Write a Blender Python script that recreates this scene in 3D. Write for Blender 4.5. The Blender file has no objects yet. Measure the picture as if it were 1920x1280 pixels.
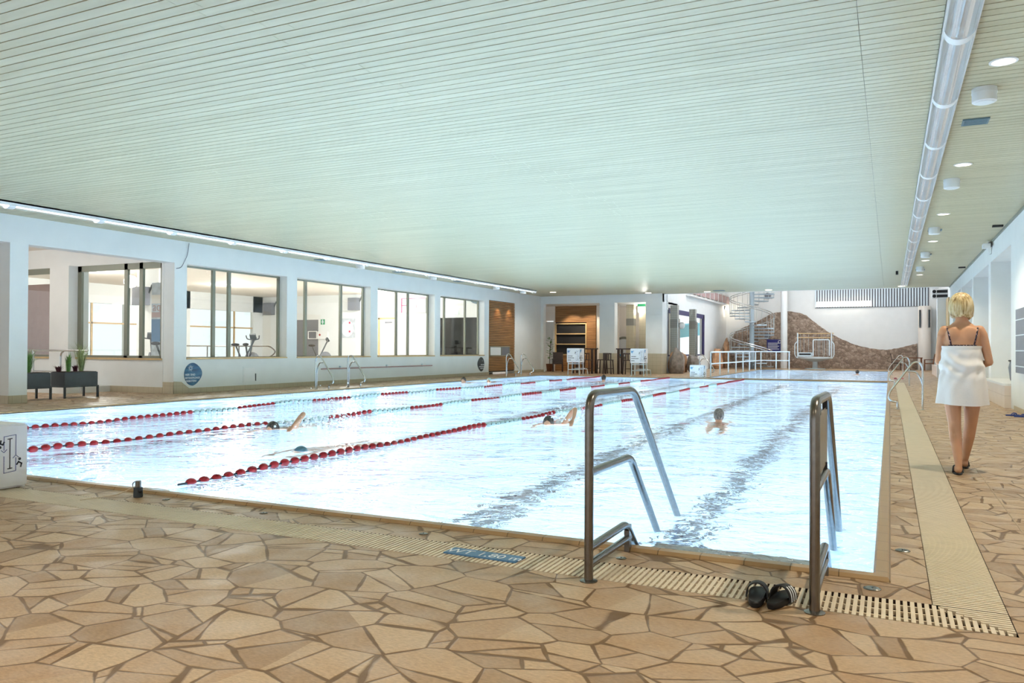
import bpy, bmesh, math, random
from mathutils import Vector, Matrix, Quaternion, noise

PI = math.pi
R = random.Random(11)
S = bpy.context.scene
COL = S.collection

# ---------------------------------------------------------------- camera
cam_data = bpy.data.cameras.new('camera')
cam = bpy.data.objects.new('camera', cam_data)
COL.objects.link(cam)
S.camera = cam
cam_data.sensor_width = 36.0
cam_data.lens = 1477.24 / 1920 * 36.0
cam_data.clip_start = 0.05
cam_data.clip_end = 300
_yaw, _pitch, _roll = 0.447283, 0.00927, 0.00496373
_F = Vector((-math.sin(_yaw) * math.cos(_pitch), math.cos(_yaw) * math.cos(_pitch), math.sin(_pitch)))
_R0 = Vector((math.cos(_yaw), math.sin(_yaw), 0))
_U0 = _R0.cross(_F)
_Rv = math.cos(_roll) * _R0 + math.sin(_roll) * _U0
_Uv = -math.sin(_roll) * _R0 + math.cos(_roll) * _U0
cam.matrix_world = Matrix(((_Rv.x, _Uv.x, -_F.x, 0), (_Rv.y, _Uv.y, -_F.y, 0), (_Rv.z, _Uv.z, -_F.z, 1.2), (0, 0, 0, 1)))

# ---------------------------------------------------------------- view
S.view_settings.view_transform = 'Standard'
S.view_settings.look = 'None'
S.view_settings.exposure = 0.6
S.view_settings.gamma = 1.0
S.view_settings.use_curve_mapping = False
cy = S.cycles
cy.max_bounces = 8
cy.diffuse_bounces = 3
cy.glossy_bounces = 3
cy.transmission_bounces = 6
cy.transparent_max_bounces = 12
cy.sample_clamp_indirect = 6.0
cy.caustics_refractive = True
cy.caustics_reflective = False
cy.use_denoising = True
cy.use_adaptive_sampling = True
cy.adaptive_threshold = 0.12
cy.adaptive_min_samples = 16

# ---------------------------------------------------------------- sky: bright overcast daylight
W = bpy.data.worlds.new('sky')
S.world = W
W.use_nodes = True
_bg = W.node_tree.nodes['Background']
_bg.inputs[0].default_value = (0.93, 0.98, 1.0, 1)
_bg.inputs[1].default_value = 0.88

# ---------------------------------------------------------------- lamps
def lamp(name, kind, loc, power, color=(1, 1, 1), radius=0.1, spot=None, blend=0.5, target=None, size=None):
    d = bpy.data.lights.new(name, kind)
    d.energy = power
    d.color = color
    if kind == 'AREA':
        d.shape = 'RECTANGLE'
        d.size, d.size_y = size
    else:
        d.shadow_soft_size = radius
    if kind == 'SPOT':
        d.spot_size = spot
        d.spot_blend = blend
    o = bpy.data.objects.new(name, d)
    o.location = loc
    if target is not None:
        o.rotation_euler = (Vector(target) - Vector(loc)).to_track_quat('-Z', 'Y').to_euler()
    COL.objects.link(o)
    return o

WATER = (0.84, 0.95, 1.0)
for _i in range(5):                                   # unseen points added in the water for an even pool glow
    for _j in range(10):
        lamp('pool_fill_light', 'POINT', (-1.5 - 2.85 * _i, 6.0 + 2.8 * _j, -0.35), 90, WATER, 0.0)
for _i in range(2):
    for _j in range(5):
        lamp('pool_fill_light', 'POINT', (-1.9 - 3.4 * _i, 35.3 + 3.4 * _j, -0.35), 90, WATER, 0.0)  # same added glow points, in the second pool
WARM = (1.0, 0.86, 0.66)
for _y in (-3.6, 0.6, 4.4, 8.72, 13.31, 17.98, 22.33, 27.0, 32.0):   # ceiling downlights over the deck
    lamp('downlight_beam', 'SPOT', (0.96, _y, 3.9), 185, WARM, 0.05, math.radians(120), 0.9, (0.96, _y, 0))
for _x in (-3.0, -7.5, -12.0):
    lamp('downlight_beam', 'SPOT', (_x, 0.3, 3.9), 280, WARM, 0.05, math.radians(125), 0.9, (_x, 0.3, 0))
for _x, _y in ((-20, 19), (-26, 19), (-20, 26), (-26, 26), (-22, 31)):   # unseen fill added to brighten the fitness room
    lamp('room_fill_light', 'POINT', (_x, _y, 3.7), 230, (1, 0.99, 0.97), 0.2)
for _x, _y in ((-18.5, 11.0), (-22, 11.5)):
    lamp('room_fill_light', 'POINT', (_x, _y, 3.3), 60, (1, 0.97, 0.92), 0.2)  # same added fill, in the open bay
for _x, _y in ((-7.5, 43), (-2.0, 43), (-2.0, 50), (-6.0, 50)):          # out-of-view fill added high up in the diving hall
    lamp('hall_fill_light', 'POINT', (_x, _y, 7.2), 170, (1, 0.95, 0.93), 0.3)
for _x, _y in ((-15.6, 39.0), (-14.6, 39.0)):
    lamp('alcove_spot', 'SPOT', (_x, _y, 3.5), 110, WARM, 0.03, math.radians(80), 0.6, (_x + 0.1, 39.9, 2.0))
for _x, _y in ((-12.0, 40.5), (-11.2, 39.0)):
    lamp('alcove_spot', 'POINT', (_x, _y, 3.2), 18, (1, 0.95, 0.88), 0.1)
for _x, _y in ((-14.7, 35.2), (-10.8, 35.6), (-7.6, 36.6), (-4.6, 36.6)):   # downlights before the alcove end
    lamp('downlight_beam', 'SPOT', (_x, _y, 3.9), 110, (1, 0.93, 0.84), 0.05, math.radians(140), 0.9, (_x, _y, 0))
for _y in (32.9, 34.1):
    lamp('panel_spot', 'SPOT', (-16.2, _y, 3.35), 22, (1, 0.7, 0.4), 0.03, math.radians(70), 0.6, (-16.6, _y, 2.2))

# ---------------------------------------------------------------- materials
def lin(c):
    return tuple((v / 12.92 if v <= 0.04045 else ((v + 0.055) / 1.055) ** 2.4) for v in c)
def rgb(r, g, b):
    return lin((r / 255, g / 255, b / 255)) + (1,)
class NT:
    def __init__(s, name):
        s.m = bpy.data.materials.new(name)
        s.m.use_nodes = True
        s.t = s.m.node_tree
        s.b = s.t.nodes['Principled BSDF']
        s.out = s.t.nodes['Material Output']
    def n(s, typ, **kw):
        nd = s.t.nodes.new(typ)
        for k, v in kw.items():
            if k.startswith('i_'):
                key = k[2:]
                nd.inputs[int(key) if key.isdigit() else key].default_value = v
            else:
                setattr(nd, k, v)
        return nd
    def l(s, a, b):
        s.t.links.new(a, b)
    def ramp(s, fac, stops):
        r = s.n('ShaderNodeValToRGB')
        e = r.color_ramp.elements
        while len(e) < len(stops):
            e.new(0.5)
        for k, (p, c) in enumerate(stops):
            e[k].position = p
            e[k].color = c
        s.l(fac, r.inputs[0])
        return r.outputs[0]
    def coord(s, scale=(1, 1, 1), kind='Object', rot=(0, 0, 0)):
        tc = s.n('ShaderNodeTexCoord')
        mp = s.n('ShaderNodeMapping')
        mp.inputs['Scale'].default_value = scale
        mp.inputs['Rotation'].default_value = rot
        s.l(tc.outputs[kind], mp.inputs[0])
        return mp.outputs[0]
    def bump(s, height, strength=0.3, dist=0.01):
        b = s.n('ShaderNodeBump', i_Strength=strength, i_Distance=dist)
        s.l(height, b.inputs['Height'])
        s.l(b.outputs[0], s.b.inputs['Normal'])
    def math(s, op, a, b=None, c=None):
        m = s.n('ShaderNodeMath', operation=op)
        for i, v in enumerate((a, b, c)):
            if v is None:
                continue
            if isinstance(v, (int, float)):
                m.inputs[i].default_value = v
            else:
                s.l(v, m.inputs[i])
        return m.outputs[0]
    def mix(s, fac, a, b, blend='MIX'):
        m = s.n('ShaderNodeMixRGB', blend_type=blend)
        for i, v in enumerate((fac, a, b)):
            if isinstance(v, (int, float)):
                m.inputs[i].default_value = v
            elif isinstance(v, tuple):
                m.inputs[i].default_value = v
            else:
                s.l(v, m.inputs[i])
        return m.outputs[0]
def plain(name, c, rough=0.5, metal=0.0, spec=0.5, noise_amt=0.06, nscale=8.0):
    t = NT(name)
    t.b.inputs['Roughness'].default_value = rough
    t.b.inputs['Metallic'].default_value = metal
    t.b.inputs['Specular IOR Level'].default_value = spec
    if noise_amt:
        nz = t.n('ShaderNodeTexNoise', i_Scale=nscale, i_Detail=3.0)
        t.l(t.coord(), nz.inputs['Vector'])
        lo = tuple(v * (1 - noise_amt) for v in c[:3]) + (1,)
        hi = tuple(min(1, v * (1 + noise_amt)) for v in c[:3]) + (1,)
        t.l(t.ramp(nz.outputs[0], [(0.3, lo), (0.7, hi)]), t.b.inputs['Base Color'])
    else:
        t.b.inputs['Base Color'].default_value = c
    return t.m
def emit(name, c, strength):
    t = NT(name)
    e = t.n('ShaderNodeEmission', i_Strength=strength)
    e.inputs[0].default_value = c
    t.l(e.outputs[0], t.out.inputs[0])
    return t.m
M = {}
M['plaster'] = plain('white_plaster', rgb(236, 238, 236), 0.75, noise_amt=0.02, nscale=2)
M['plaster_warm'] = plain('cream_plaster', rgb(238, 230, 220), 0.75, noise_amt=0.02, nscale=2)
M['white'] = plain('white_paint', rgb(240, 240, 238), 0.45, noise_amt=0)
M['steel'] = plain('brushed_steel', rgb(122, 119, 115), 0.27, 1.0, noise_amt=0.1, nscale=30)
M['steel_light'] = plain('polished_steel', rgb(205, 208, 208), 0.22, 1.0, noise_amt=0.05, nscale=30)
M['white_metal'] = plain('white_coated_metal', rgb(218, 230, 236), 0.35, 0.0, noise_amt=0)
M['stair_metal'] = plain('grey_coated_metal', rgb(176, 190, 198), 0.35, 0.0, noise_amt=0)
M['black'] = plain('black_rubber', rgb(16, 16, 19), 0.6, noise_amt=0.1)
M['dark'] = plain('dark_grey_metal', rgb(58, 66, 70), 0.5, noise_amt=0.06)
M['darkwood'] = plain('dark_stained_wood', rgb(58, 40, 32), 0.5, noise_amt=0.15, nscale=14)
M['brownwood'] = plain('brown_wood', rgb(120, 74, 44), 0.5, noise_amt=0.15, nscale=14)
M['frame'] = plain('grey_window_profile', rgb(136, 138, 124), 0.45, 0.2, noise_amt=0)
M['sill'] = plain('oak_sill', rgb(206, 176, 128), 0.5, noise_amt=0.08)
M['tile_beige'] = None
M['red'] = plain('red_plastic', rgb(150, 20, 30), 0.35, noise_amt=0.05)
M['white_plastic'] = plain('pale_plastic', rgb(176, 200, 200), 0.35, noise_amt=0)
M['cable'] = plain('dark_cable', rgb(24, 40, 52), 0.5, noise_amt=0)
M['skin'] = None
M['purple'] = plain('dark_violet_frame', rgb(46, 40, 92), 0.5, noise_amt=0)
M['navy'] = plain('navy_panel', rgb(40, 44, 120), 0.5, noise_amt=0)
M['blue'] = plain('blue_rubber', rgb(38, 72, 158), 0.45, noise_amt=0.05)
M['pink'] = plain('pink_rubber', rgb(196, 36, 84), 0.45, noise_amt=0)
M['green'] = plain('green_sign', rgb(40, 150, 96), 0.5, noise_amt=0)
M['leaf'] = plain('grass_leaf', rgb(92, 140, 62), 0.5, noise_amt=0.25, nscale=20)
M['leaf_pale'] = plain('dry_grass_leaf', rgb(150, 165, 110), 0.5, noise_amt=0.2, nscale=20)
M['leaf_red'] = plain('purple_leaf', rgb(88, 46, 58), 0.5, noise_amt=0.2, nscale=20)
M['soil'] = plain('potting_soil', rgb(60, 46, 36), 0.9, noise_amt=0.2, nscale=40)
M['foam'] = plain('white_foam_cover', rgb(238, 239, 242), 0.65, noise_amt=0.02)
M['print_blue'] = plain('blue_print', rgb(52, 70, 140), 0.6, noise_amt=0)
M['print_dark'] = plain('dark_print', rgb(36, 36, 44), 0.6, noise_amt=0)
M['print_cyan'] = plain('cyan_print', rgb(30, 136, 190), 0.6, noise_amt=0)
M['print_white'] = plain('white_print', rgb(235, 240, 245), 0.6, noise_amt=0)
M['sign_blue'] = plain('blue_plate', rgb(74, 124, 168), 0.45, noise_amt=0.06)
M['grate'] = plain('ivory_plastic', rgb(222, 206, 180), 0.45, noise_amt=0.05)
M['channel'] = plain('dark_channel', rgb(52, 30, 22), 0.8, noise_amt=0.1)
M['rock'] = plain('grey_rock', rgb(138, 126, 118), 0.8, noise_amt=0.3, nscale=5)
M['orange_rock'] = plain('ochre_rock', rgb(196, 150, 112), 0.8, noise_amt=0.2, nscale=5)
M['poster'] = plain('pale_poster', rgb(200, 208, 216), 0.6, noise_amt=0.2, nscale=6)
M['vent'] = plain('blue_grey_vent', rgb(104, 130, 142), 0.5, noise_amt=0)
M['grey_panel'] = plain('grey_panel', rgb(120, 122, 130), 0.5, noise_amt=0.05)
M['redbrown'] = plain('redbrown_panel', rgb(178, 148, 144), 0.6, noise_amt=0.05)
M['turquoise'] = plain('turquoise_plastic', rgb(96, 200, 222), 0.4, noise_amt=0.05)
M['hair_blond'] = None
M['lampglow'] = emit('lamp_glow', (1.0, 0.93, 0.82, 1), 2.5)
M['tubeglow'] = emit('tube_glow', (1.0, 0.98, 0.95, 1), 0.35)
M['tubebright'] = emit('bright_tube_glow', (1.0, 0.98, 0.96, 1), 3.0)
M['striplight'] = emit('strip_light_glow', (1.0, 0.90, 0.72, 1), 9.0)
M['exitglow'] = emit('exit_sign_glow', (0.80, 1.0, 0.88, 1), 1.3)

def make_flag():
    t = NT('crazy_paving')
    co = t.coord((1, 1, 1))
    nz = t.n('ShaderNodeTexNoise', i_Scale=1.7, i_Detail=2.0)
    t.l(co, nz.inputs['Vector'])
    dv = t.n('ShaderNodeVectorMath', operation='SCALE')
    t.l(nz.outputs['Color'], dv.inputs[0]); dv.inputs['Scale'].default_value = 0.05
    ad = t.n('ShaderNodeVectorMath', operation='ADD')
    t.l(co, ad.inputs[0]); t.l(dv.outputs[0], ad.inputs[1])
    mp = t.n('ShaderNodeMapping')
    mp.inputs['Scale'].default_value = (3.0, 3.9, 0.0)
    mp.inputs['Rotation'].default_value = (0, 0, 0.3)
    t.l(ad.outputs[0], mp.inputs[0])
    ve = t.n('ShaderNodeTexVoronoi', feature='DISTANCE_TO_EDGE', i_Scale=1.0, i_Randomness=1.0)
    vc = t.n('ShaderNodeTexVoronoi', feature='F1', i_Scale=1.0, i_Randomness=1.0)
    t.l(mp.outputs[0], ve.inputs['Vector']); t.l(mp.outputs[0], vc.inputs['Vector'])
    n2 = t.n('ShaderNodeTexNoise', i_Scale=5.0, i_Detail=2.0)
    t.l(co, n2.inputs['Vector'])
    thr = t.math('MULTIPLY_ADD', n2.outputs[0], 0.065, -0.020)
    sep = t.n('ShaderNodeSeparateColor')
    t.l(vc.outputs['Color'], sep.inputs[0])
    ang = t.math('MULTIPLY', sep.outputs[0], 6.2832)                 # most stones are broken in two along a random line
    loc = t.n('ShaderNodeVectorMath', operation='SUBTRACT')
    t.l(mp.outputs[0], loc.inputs[0]); t.l(vc.outputs['Position'], loc.inputs[1])
    lx = t.n('ShaderNodeSeparateXYZ'); t.l(loc.outputs[0], lx.inputs[0])
    dl = t.math('ADD', t.math('MULTIPLY', lx.outputs[0], t.math('COSINE', ang)), t.math('MULTIPLY', lx.outputs[1], t.math('SINE', ang)))
    dl = t.math('ADD', dl, t.math('MULTIPLY_ADD', sep.outputs[1], 0.36, -0.18))
    half = t.math('GREATER_THAN', dl, 0.0)
    dline = t.math('ADD', t.math('MULTIPLY', t.math('ABSOLUTE', dl), 0.8), t.math('MULTIPLY', t.math('LESS_THAN', sep.outputs[2], 0.22), 5.0))
    edge = t.math('MINIMUM', ve.outputs['Distance'], dline)
    dist = t.math('SUBTRACT', edge, thr)
    mask = t.ramp(dist, [(0.0, (0, 0, 0, 1)), (0.014, (1, 1, 1, 1))])
    tint = t.math('FRACT', t.math('MULTIPLY_ADD', half, 0.37, sep.outputs[0]))
    stone = t.ramp(tint, [(0.0, rgb(160, 131, 100)), (0.3, rgb(182, 153, 121)), (0.6, rgb(196, 170, 138)), (1.0, rgb(174, 142, 108))])
    fine = t.n('ShaderNodeTexNoise', i_Scale=38.0, i_Detail=6.0, i_Roughness=0.7)
    t.l(t.coord((1, 2.2, 1), rot=(0, 0, 0.5)), fine.inputs['Vector'])
    fv = t.ramp(fine.outputs[0], [(0.25, (0.66, 0.65, 0.63, 1)), (0.75, (1.25, 1.25, 1.25, 1))])
    stone = t.mix(1.0, stone, fv, 'MULTIPLY')
    col = t.mix(mask, rgb(112, 84, 50), stone)
    t.l(col, t.b.inputs['Base Color'])
    t.b.inputs['Roughness'].default_value = 0.42
    rr = t.ramp(n2.outputs[0], [(0.3, (0.30, 0.30, 0.30, 1)), (0.7, (0.6, 0.6, 0.6, 1))])
    t.l(rr, t.b.inputs['Roughness'])
    hh = t.math('MULTIPLY_ADD', fine.outputs[0], 0.35, t.math('MULTIPLY', mask, 1.0))
    t.bump(hh, 0.5, 0.008)
    return t.m
M['flag'] = make_flag()

def make_tile(name, c, grout, sx, sy, axis='xz', rough=0.35, gw=0.02):
    t = NT(name)
    co = t.coord()
    sep = t.n('ShaderNodeSeparateXYZ'); t.l(co, sep.inputs[0])
    o = {'x': sep.outputs[0], 'y': sep.outputs[1], 'z': sep.outputs[2]}
    def line(ax, size):
        if ax == 'h':
            v = t.math('ADD', o['x'], o['y'])
        else:
            v = o[ax]
        fr = t.math('FRACT', t.math('DIVIDE', v, size))
        return t.math('MULTIPLY', t.math('GREATER_THAN', fr, gw), t.math('LESS_THAN', fr, 1 - gw))
    mask = t.math('MULTIPLY', line(axis[0], sx), line(axis[1], sy))
    nz = t.n('ShaderNodeTexNoise', i_Scale=3.0, i_Detail=2.0); t.l(co, nz.inputs['Vector'])
    cc = t.ramp(nz.outputs[0], [(0.3, tuple(v * 0.94 for v in c[:3]) + (1,)), (0.7, c)])
    t.l(t.mix(mask, grout, cc), t.b.inputs['Base Color'])
    t.b.inputs['Roughness'].default_value = rough
    t.bump(mask, 0.25, 0.004)
    return t.m
M['tile_beige'] = make_tile('beige_tile', rgb(196, 184, 158), rgb(168, 156, 130), 0.2, 0.2, 'hz')
M['tile_grey'] = make_tile('grey_mosaic', rgb(168, 166, 156), rgb(136, 136, 128), 0.11, 0.11, 'hz', gw=0.07)
M['tile_greydark'] = make_tile('dark_grey_mosaic', rgb(138, 134, 126), rgb(116, 116, 110), 0.11, 0.11, 'hz', gw=0.07)
M['tile_white'] = make_tile('white_wall_tile', rgb(238, 238, 234), rgb(218, 219, 216), 0.15, 0.15, 'hz', gw=0.02)
M['bench_tile'] = make_tile('glazed_bench_tile', rgb(236, 222, 210), rgb(205, 190, 178), 0.3, 0.26, 'hz', gw=0.02)
M['curb'] = make_tile('pool_edge_tile', rgb(168, 138, 98), rgb(110, 90, 62), 0.245, 0.245, 'xy', gw=0.012)
M['basin'] = make_tile('pale_blue_pool_tile', rgb(196, 224, 248), rgb(172, 204, 232), 0.25, 0.25, 'xy', gw=0.02)
M['laneline'] = plain('dark_blue_lane_tile', rgb(14, 40, 64), 0.4, noise_amt=0.05)

def make_slat(name, c1, c2, vertical=False, pitch=0.06):
    t = NT(name)
    co = t.coord((0.6, 0.6, 25))
    nz = t.n('ShaderNodeTexNoise', i_Scale=1.5, i_Detail=4.0); t.l(co, nz.inputs['Vector'])
    t.l(t.ramp(nz.outputs[0], [(0.3, c1), (0.7, c2)]), t.b.inputs['Base Color'])
    t.b.inputs['Roughness'].default_value = 0.5
    return t.m
M['woodslat'] = make_slat('oak_slats', rgb(140, 96, 56), rgb(190, 142, 92))

def make_ceiling():
    t = NT('pale_ceiling_boards')
    co = t.coord((0.35, 7.87, 1))
    nz = t.n('ShaderNodeTexNoise', i_Scale=1.0, i_Detail=3.0); t.l(co, nz.inputs['Vector'])
    t.l(t.ramp(nz.outputs[0], [(0.3, CEIL_A), (0.7, CEIL_B)]), t.b.inputs['Base Color'])
    t.b.inputs['Roughness'].default_value = 0.38
    t.b.inputs['Specular IOR Level'].default_value = 0.4
    return t.m
CEIL_A = rgb(188, 180, 148)
CEIL_B = rgb(205, 197, 166)
M['ceiling'] = make_ceiling()
M['ceiling_gap'] = plain('dark_ceiling_gap', rgb(54, 50, 40), 0.9, noise_amt=0)

def make_stonewall():
    t = NT('rubble_stone_facing')
    co = t.coord((5.5, 5.5, 6.5))
    ve = t.n('ShaderNodeTexVoronoi', feature='DISTANCE_TO_EDGE', i_Scale=1.0); t.l(co, ve.inputs['Vector'])
    vc = t.n('ShaderNodeTexVoronoi', feature='F1', i_Scale=1.0); t.l(co, vc.inputs['Vector'])
    sep = t.n('ShaderNodeSeparateColor'); t.l(vc.outputs['Color'], sep.inputs[0])
    st = t.ramp(sep.outputs[0], [(0.0, rgb(128, 110, 96)), (0.5, rgb(158, 138, 122)), (1.0, rgb(182, 162, 144))])
    mk = t.ramp(ve.outputs['Distance'], [(0.0, (0, 0, 0, 1)), (0.05, (1, 1, 1, 1))])
    t.l(t.mix(mk, rgb(104, 88, 70), st), t.b.inputs['Base Color'])
    t.b.inputs['Roughness'].default_value = 0.8
    t.bump(ve.outputs['Distance'], 0.8, 0.05)
    return t.m
M['stonewall'] = make_stonewall()

def make_glass(name, tint=(0.96, 0.98, 0.97, 1), refl=0.06):
    t = NT(name)
    tr = t.n('ShaderNodeBsdfTransparent'); tr.inputs[0].default_value = tint
    gl = t.n('ShaderNodeBsdfGlossy', i_Roughness=0.02)
    mx = t.n('ShaderNodeMixShader', i_0=refl)
    t.l(tr.outputs[0], mx.inputs[1]); t.l(gl.outputs[0], mx.inputs[2]); t.l(mx.outputs[0], t.out.inputs[0])
    return t.m
M['glass'] = make_glass('window_glass')
M['darkglass'] = make_glass('smoked_glass', (0.16, 0.17, 0.18, 1), 0.08)
M['acrylic'] = make_glass('clear_acrylic', (0.90, 0.95, 0.97, 1), 0.22)

def make_water():
    t = NT('pool_water')
    co = t.coord((1.0, 1.0, 1.0))
    n1 = t.n('ShaderNodeTexNoise', i_Scale=1.1, i_Detail=3.0, i_Distortion=0.6)
    n2 = t.n('ShaderNodeTexNoise', i_Scale=4.5, i_Detail=3.0, i_Distortion=1.0)
    t.l(co, n1.inputs['Vector']); t.l(t.coord((1, 1.5, 1), rot=(0, 0, 0.4)), n2.inputs['Vector'])
    h = t.math('MULTIPLY_ADD', n2.outputs[0], 0.28, n1.outputs[0])
    bp = t.n('ShaderNodeBump', i_Strength=1.0, i_Distance=0.085)
    t.l(h, bp.inputs['Height'])
    t.b.inputs['Base Color'].default_value = (0.97, 0.99, 1, 1)
    t.b.inputs['Transmission Weight'].default_value = 1.0
    t.b.inputs['Roughness'].default_value = 0.0
    t.b.inputs['IOR'].default_value = 1.33
    t.l(bp.outputs[0], t.b.inputs['Normal'])
    return t.m
M['water'] = make_water()

def make_skin(name, c):
    t = NT(name)
    nz = t.n('ShaderNodeTexNoise', i_Scale=9.0, i_Detail=3.0); t.l(t.coord(), nz.inputs['Vector'])
    t.l(t.ramp(nz.outputs[0], [(0.3, tuple(v * 0.9 for v in c[:3]) + (1,)), (0.7, c)]), t.b.inputs['Base Color'])
    t.b.inputs['Roughness'].default_value = 0.5
    t.b.inputs['Subsurface Weight'].default_value = 0.08
    t.b.inputs['Subsurface Radius'].default_value = (0.02, 0.008, 0.004)
    return t.m
M['skin'] = make_skin('tanned_skin', rgb(202, 150, 114))
M['skin2'] = make_skin('wet_skin', rgb(196, 150, 122))
def make_hair(name, a, b, c):
    t = NT(name)
    nz = t.n('ShaderNodeTexNoise', i_Scale=1.0, i_Detail=3.0); t.l(t.coord((70, 70, 6)), nz.inputs['Vector'])
    t.l(t.ramp(nz.outputs[0], [(0.28, a), (0.5, b), (0.72, c)]), t.b.inputs['Base Color'])
    t.b.inputs['Roughness'].default_value = 0.42
    t.bump(nz.outputs[0], 0.5, 0.006)
    return t.m
M['hair_blond'] = make_hair('blond_hair', rgb(120, 92, 54), rgb(196, 170, 118), rgb(226, 212, 178))
M['hair_dark'] = make_hair('dark_wet_hair', rgb(24, 24, 26), rgb(52, 48, 46), rgb(92, 84, 78))
M['hair_grey'] = make_hair('grey_hair', rgb(60, 56, 52), rgb(110, 104, 98), rgb(170, 164, 158))
M['cap'] = plain('swim_cap', rgb(86, 128, 146), 0.4, noise_amt=0.05)
def make_towel():
    t = NT('white_terry_cloth')
    nz = t.n('ShaderNodeTexNoise', i_Scale=220.0, i_Detail=2.0); t.l(t.coord(), nz.inputs['Vector'])
    t.b.inputs['Base Color'].default_value = rgb(240, 236, 232)
    t.b.inputs['Roughness'].default_value = 0.95
    t.b.inputs['Specular IOR Level'].default_value = 0.1
    t.bump(nz.outputs[0], 0.5, 0.004)
    return t.m
M['towel'] = make_towel()
def make_spots():
    t = NT('spotted_strap')
    v = t.n('ShaderNodeTexVoronoi', feature='F1', i_Scale=70.0); t.l(t.coord(), v.inputs['Vector'])
    t.l(t.ramp(v.outputs['Distance'], [(0.28, rgb(190, 160, 170)), (0.36, rgb(38, 20, 40))]), t.b.inputs['Base Color'])
    return t.m
M['strap'] = make_spots()

# ---------------------------------------------------------------- shape helpers
class MB:
    """collects shapes into one mesh"""
    def __init__(s):
        s.b = bmesh.new()
    def box(s, x0, x1, y0, y1, z0, z1):
        v = [s.b.verts.new((x, y, z)) for z in (z0, z1) for y in (y0, y1) for x in (x0, x1)]
        for f in ((0, 2, 3, 1), (4, 5, 7, 6), (0, 1, 5, 4), (2, 6, 7, 3), (0, 4, 6, 2), (1, 3, 7, 5)):
            s.b.faces.new([v[i] for i in f])
        return s
    def quad(s, *pts):
        s.b.faces.new([s.b.verts.new(p) for p in pts])
        return s
    def obox(s, c, ax, ay, az):
        """oriented box: centre and three half-axis vectors"""
        c, ax, ay, az = map(Vector, (c, ax, ay, az))
        v = [s.b.verts.new(c + ax * i + ay * j + az * k) for k in (-1, 1) for j in (-1, 1) for i in (-1, 1)]
        for f in ((0, 2, 3, 1), (4, 5, 7, 6), (0, 1, 5, 4), (2, 6, 7, 3), (0, 4, 6, 2), (1, 3, 7, 5)):
            s.b.faces.new([v[i] for i in f])
        return s
    def loft(s, rings, cap=True, closed=True):
        vs = [[s.b.verts.new(p) for p in r] for r in rings]
        n = len(vs[0])
        for a, b in zip(vs, vs[1:]):
            for i in range(n if closed else n - 1):
                j = (i + 1) % n
                s.b.faces.new((a[i], a[j], b[j], b[i]))
        if cap:
            s.b.faces.new(list(reversed(vs[0])))
            s.b.faces.new(vs[-1])
        return s
    def tube(s, pts, r, seg=10, bend=0.0, cap=True):
        """pipe along a polyline; corners rounded with radius bend; r a number or one radius per point"""
        P = [Vector(p) for p in pts]
        rr = r if isinstance(r, (list, tuple)) else [r] * len(P)
        Q, Rr = [P[0]], [rr[0]]
        for i in range(1, len(P) - 1):
            a, b, c = P[i - 1], P[i], P[i + 1]
            if bend > 0:
                d1, d2 = (a - b), (c - b)
                l = min(bend, d1.length * 0.49, d2.length * 0.49)
                p1, p2 = b + d1.normalized() * l, b + d2.normalized() * l
                for k in range(6):
                    t = k / 5
                    Q.append((1 - t) ** 2 * p1 + 2 * t * (1 - t) * b + t * t * p2)
                    Rr.append(rr[i])
            else:
                Q.append(b); Rr.append(rr[i])
        Q.append(P[-1]); Rr.append(rr[-1])
        tang = []
        for i in range(len(Q)):
            a = Q[max(0, i - 1)]; c = Q[min(len(Q) - 1, i + 1)]
            tang.append((c - a).normalized())
        up = Vector((0, 0, 1)) if abs(tang[0].z) < 0.9 else Vector((1, 0, 0))
        n = tang[0].cross(up).normalized()
        rings = []
        for q, t, ra in zip(Q, tang, Rr):
            n = (n - t * n.dot(t))
            n = n.normalized() if n.length > 1e-6 else t.orthogonal().normalized()
            m = t.cross(n)
            rings.append([q + (n * math.cos(2 * PI * k / seg) + m * math.sin(2 * PI * k / seg)) * ra for k in range(seg)])
        return s.loft(rings, cap)
    def cyl(s, p, q, r, seg=16, r2=None):
        return s.tube([p, q], [r, r if r2 is None else r2], seg)
    def ell(s, c, rx, ry, rz, u=14, v=9, f=None):
        c = Vector(c)
        rings = []
        for i in range(v + 1):
            th = PI * (i + 0.02 * (i == 0) - 0.02 * (i == v)) / v
            ring = []
            for k in range(u):
                ph = 2 * PI * k / u
                p = Vector((rx * math.sin(th) * math.cos(ph), ry * math.sin(th) * math.sin(ph), -rz * math.cos(th)))
                if f:
                    p = f(p)
                ring.append(c + p)
            rings.append(ring)
        return s.loft(rings)
    def prism(s, poly, d):
        """planar polygon (3D points) pushed along d"""
        d = Vector(d)
        a = [s.b.verts.new(p) for p in poly]
        b = [s.b.verts.new(Vector(p) + d) for p in poly]
        n = len(a)
        s.b.faces.new(list(reversed(a))); s.b.faces.new(b)
        for i in range(n):
            j = (i + 1) % n
            s.b.faces.new((a[i], a[j], b[j], b[i]))
        return s
    def lathe(s, c, prof, seg=24):
        c = Vector(c)
        rings = [[c + Vector((r * math.cos(2 * PI * k / seg), r * math.sin(2 * PI * k / seg), z)) for k in range(seg)] for r, z in prof]
        return s.loft(rings, cap=max(prof[0][0], prof[-1][0]) < 0.02)
    def mesh(s, name, smooth=False):
        bmesh.ops.recalc_face_normals(s.b, faces=s.b.faces)
        me = bpy.data.meshes.new(name)
        s.b.to_mesh(me)
        s.b.free()
        if smooth:
            me.shade_smooth()
            me.set_sharp_from_angle(angle=math.radians(40))
        return me

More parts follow.
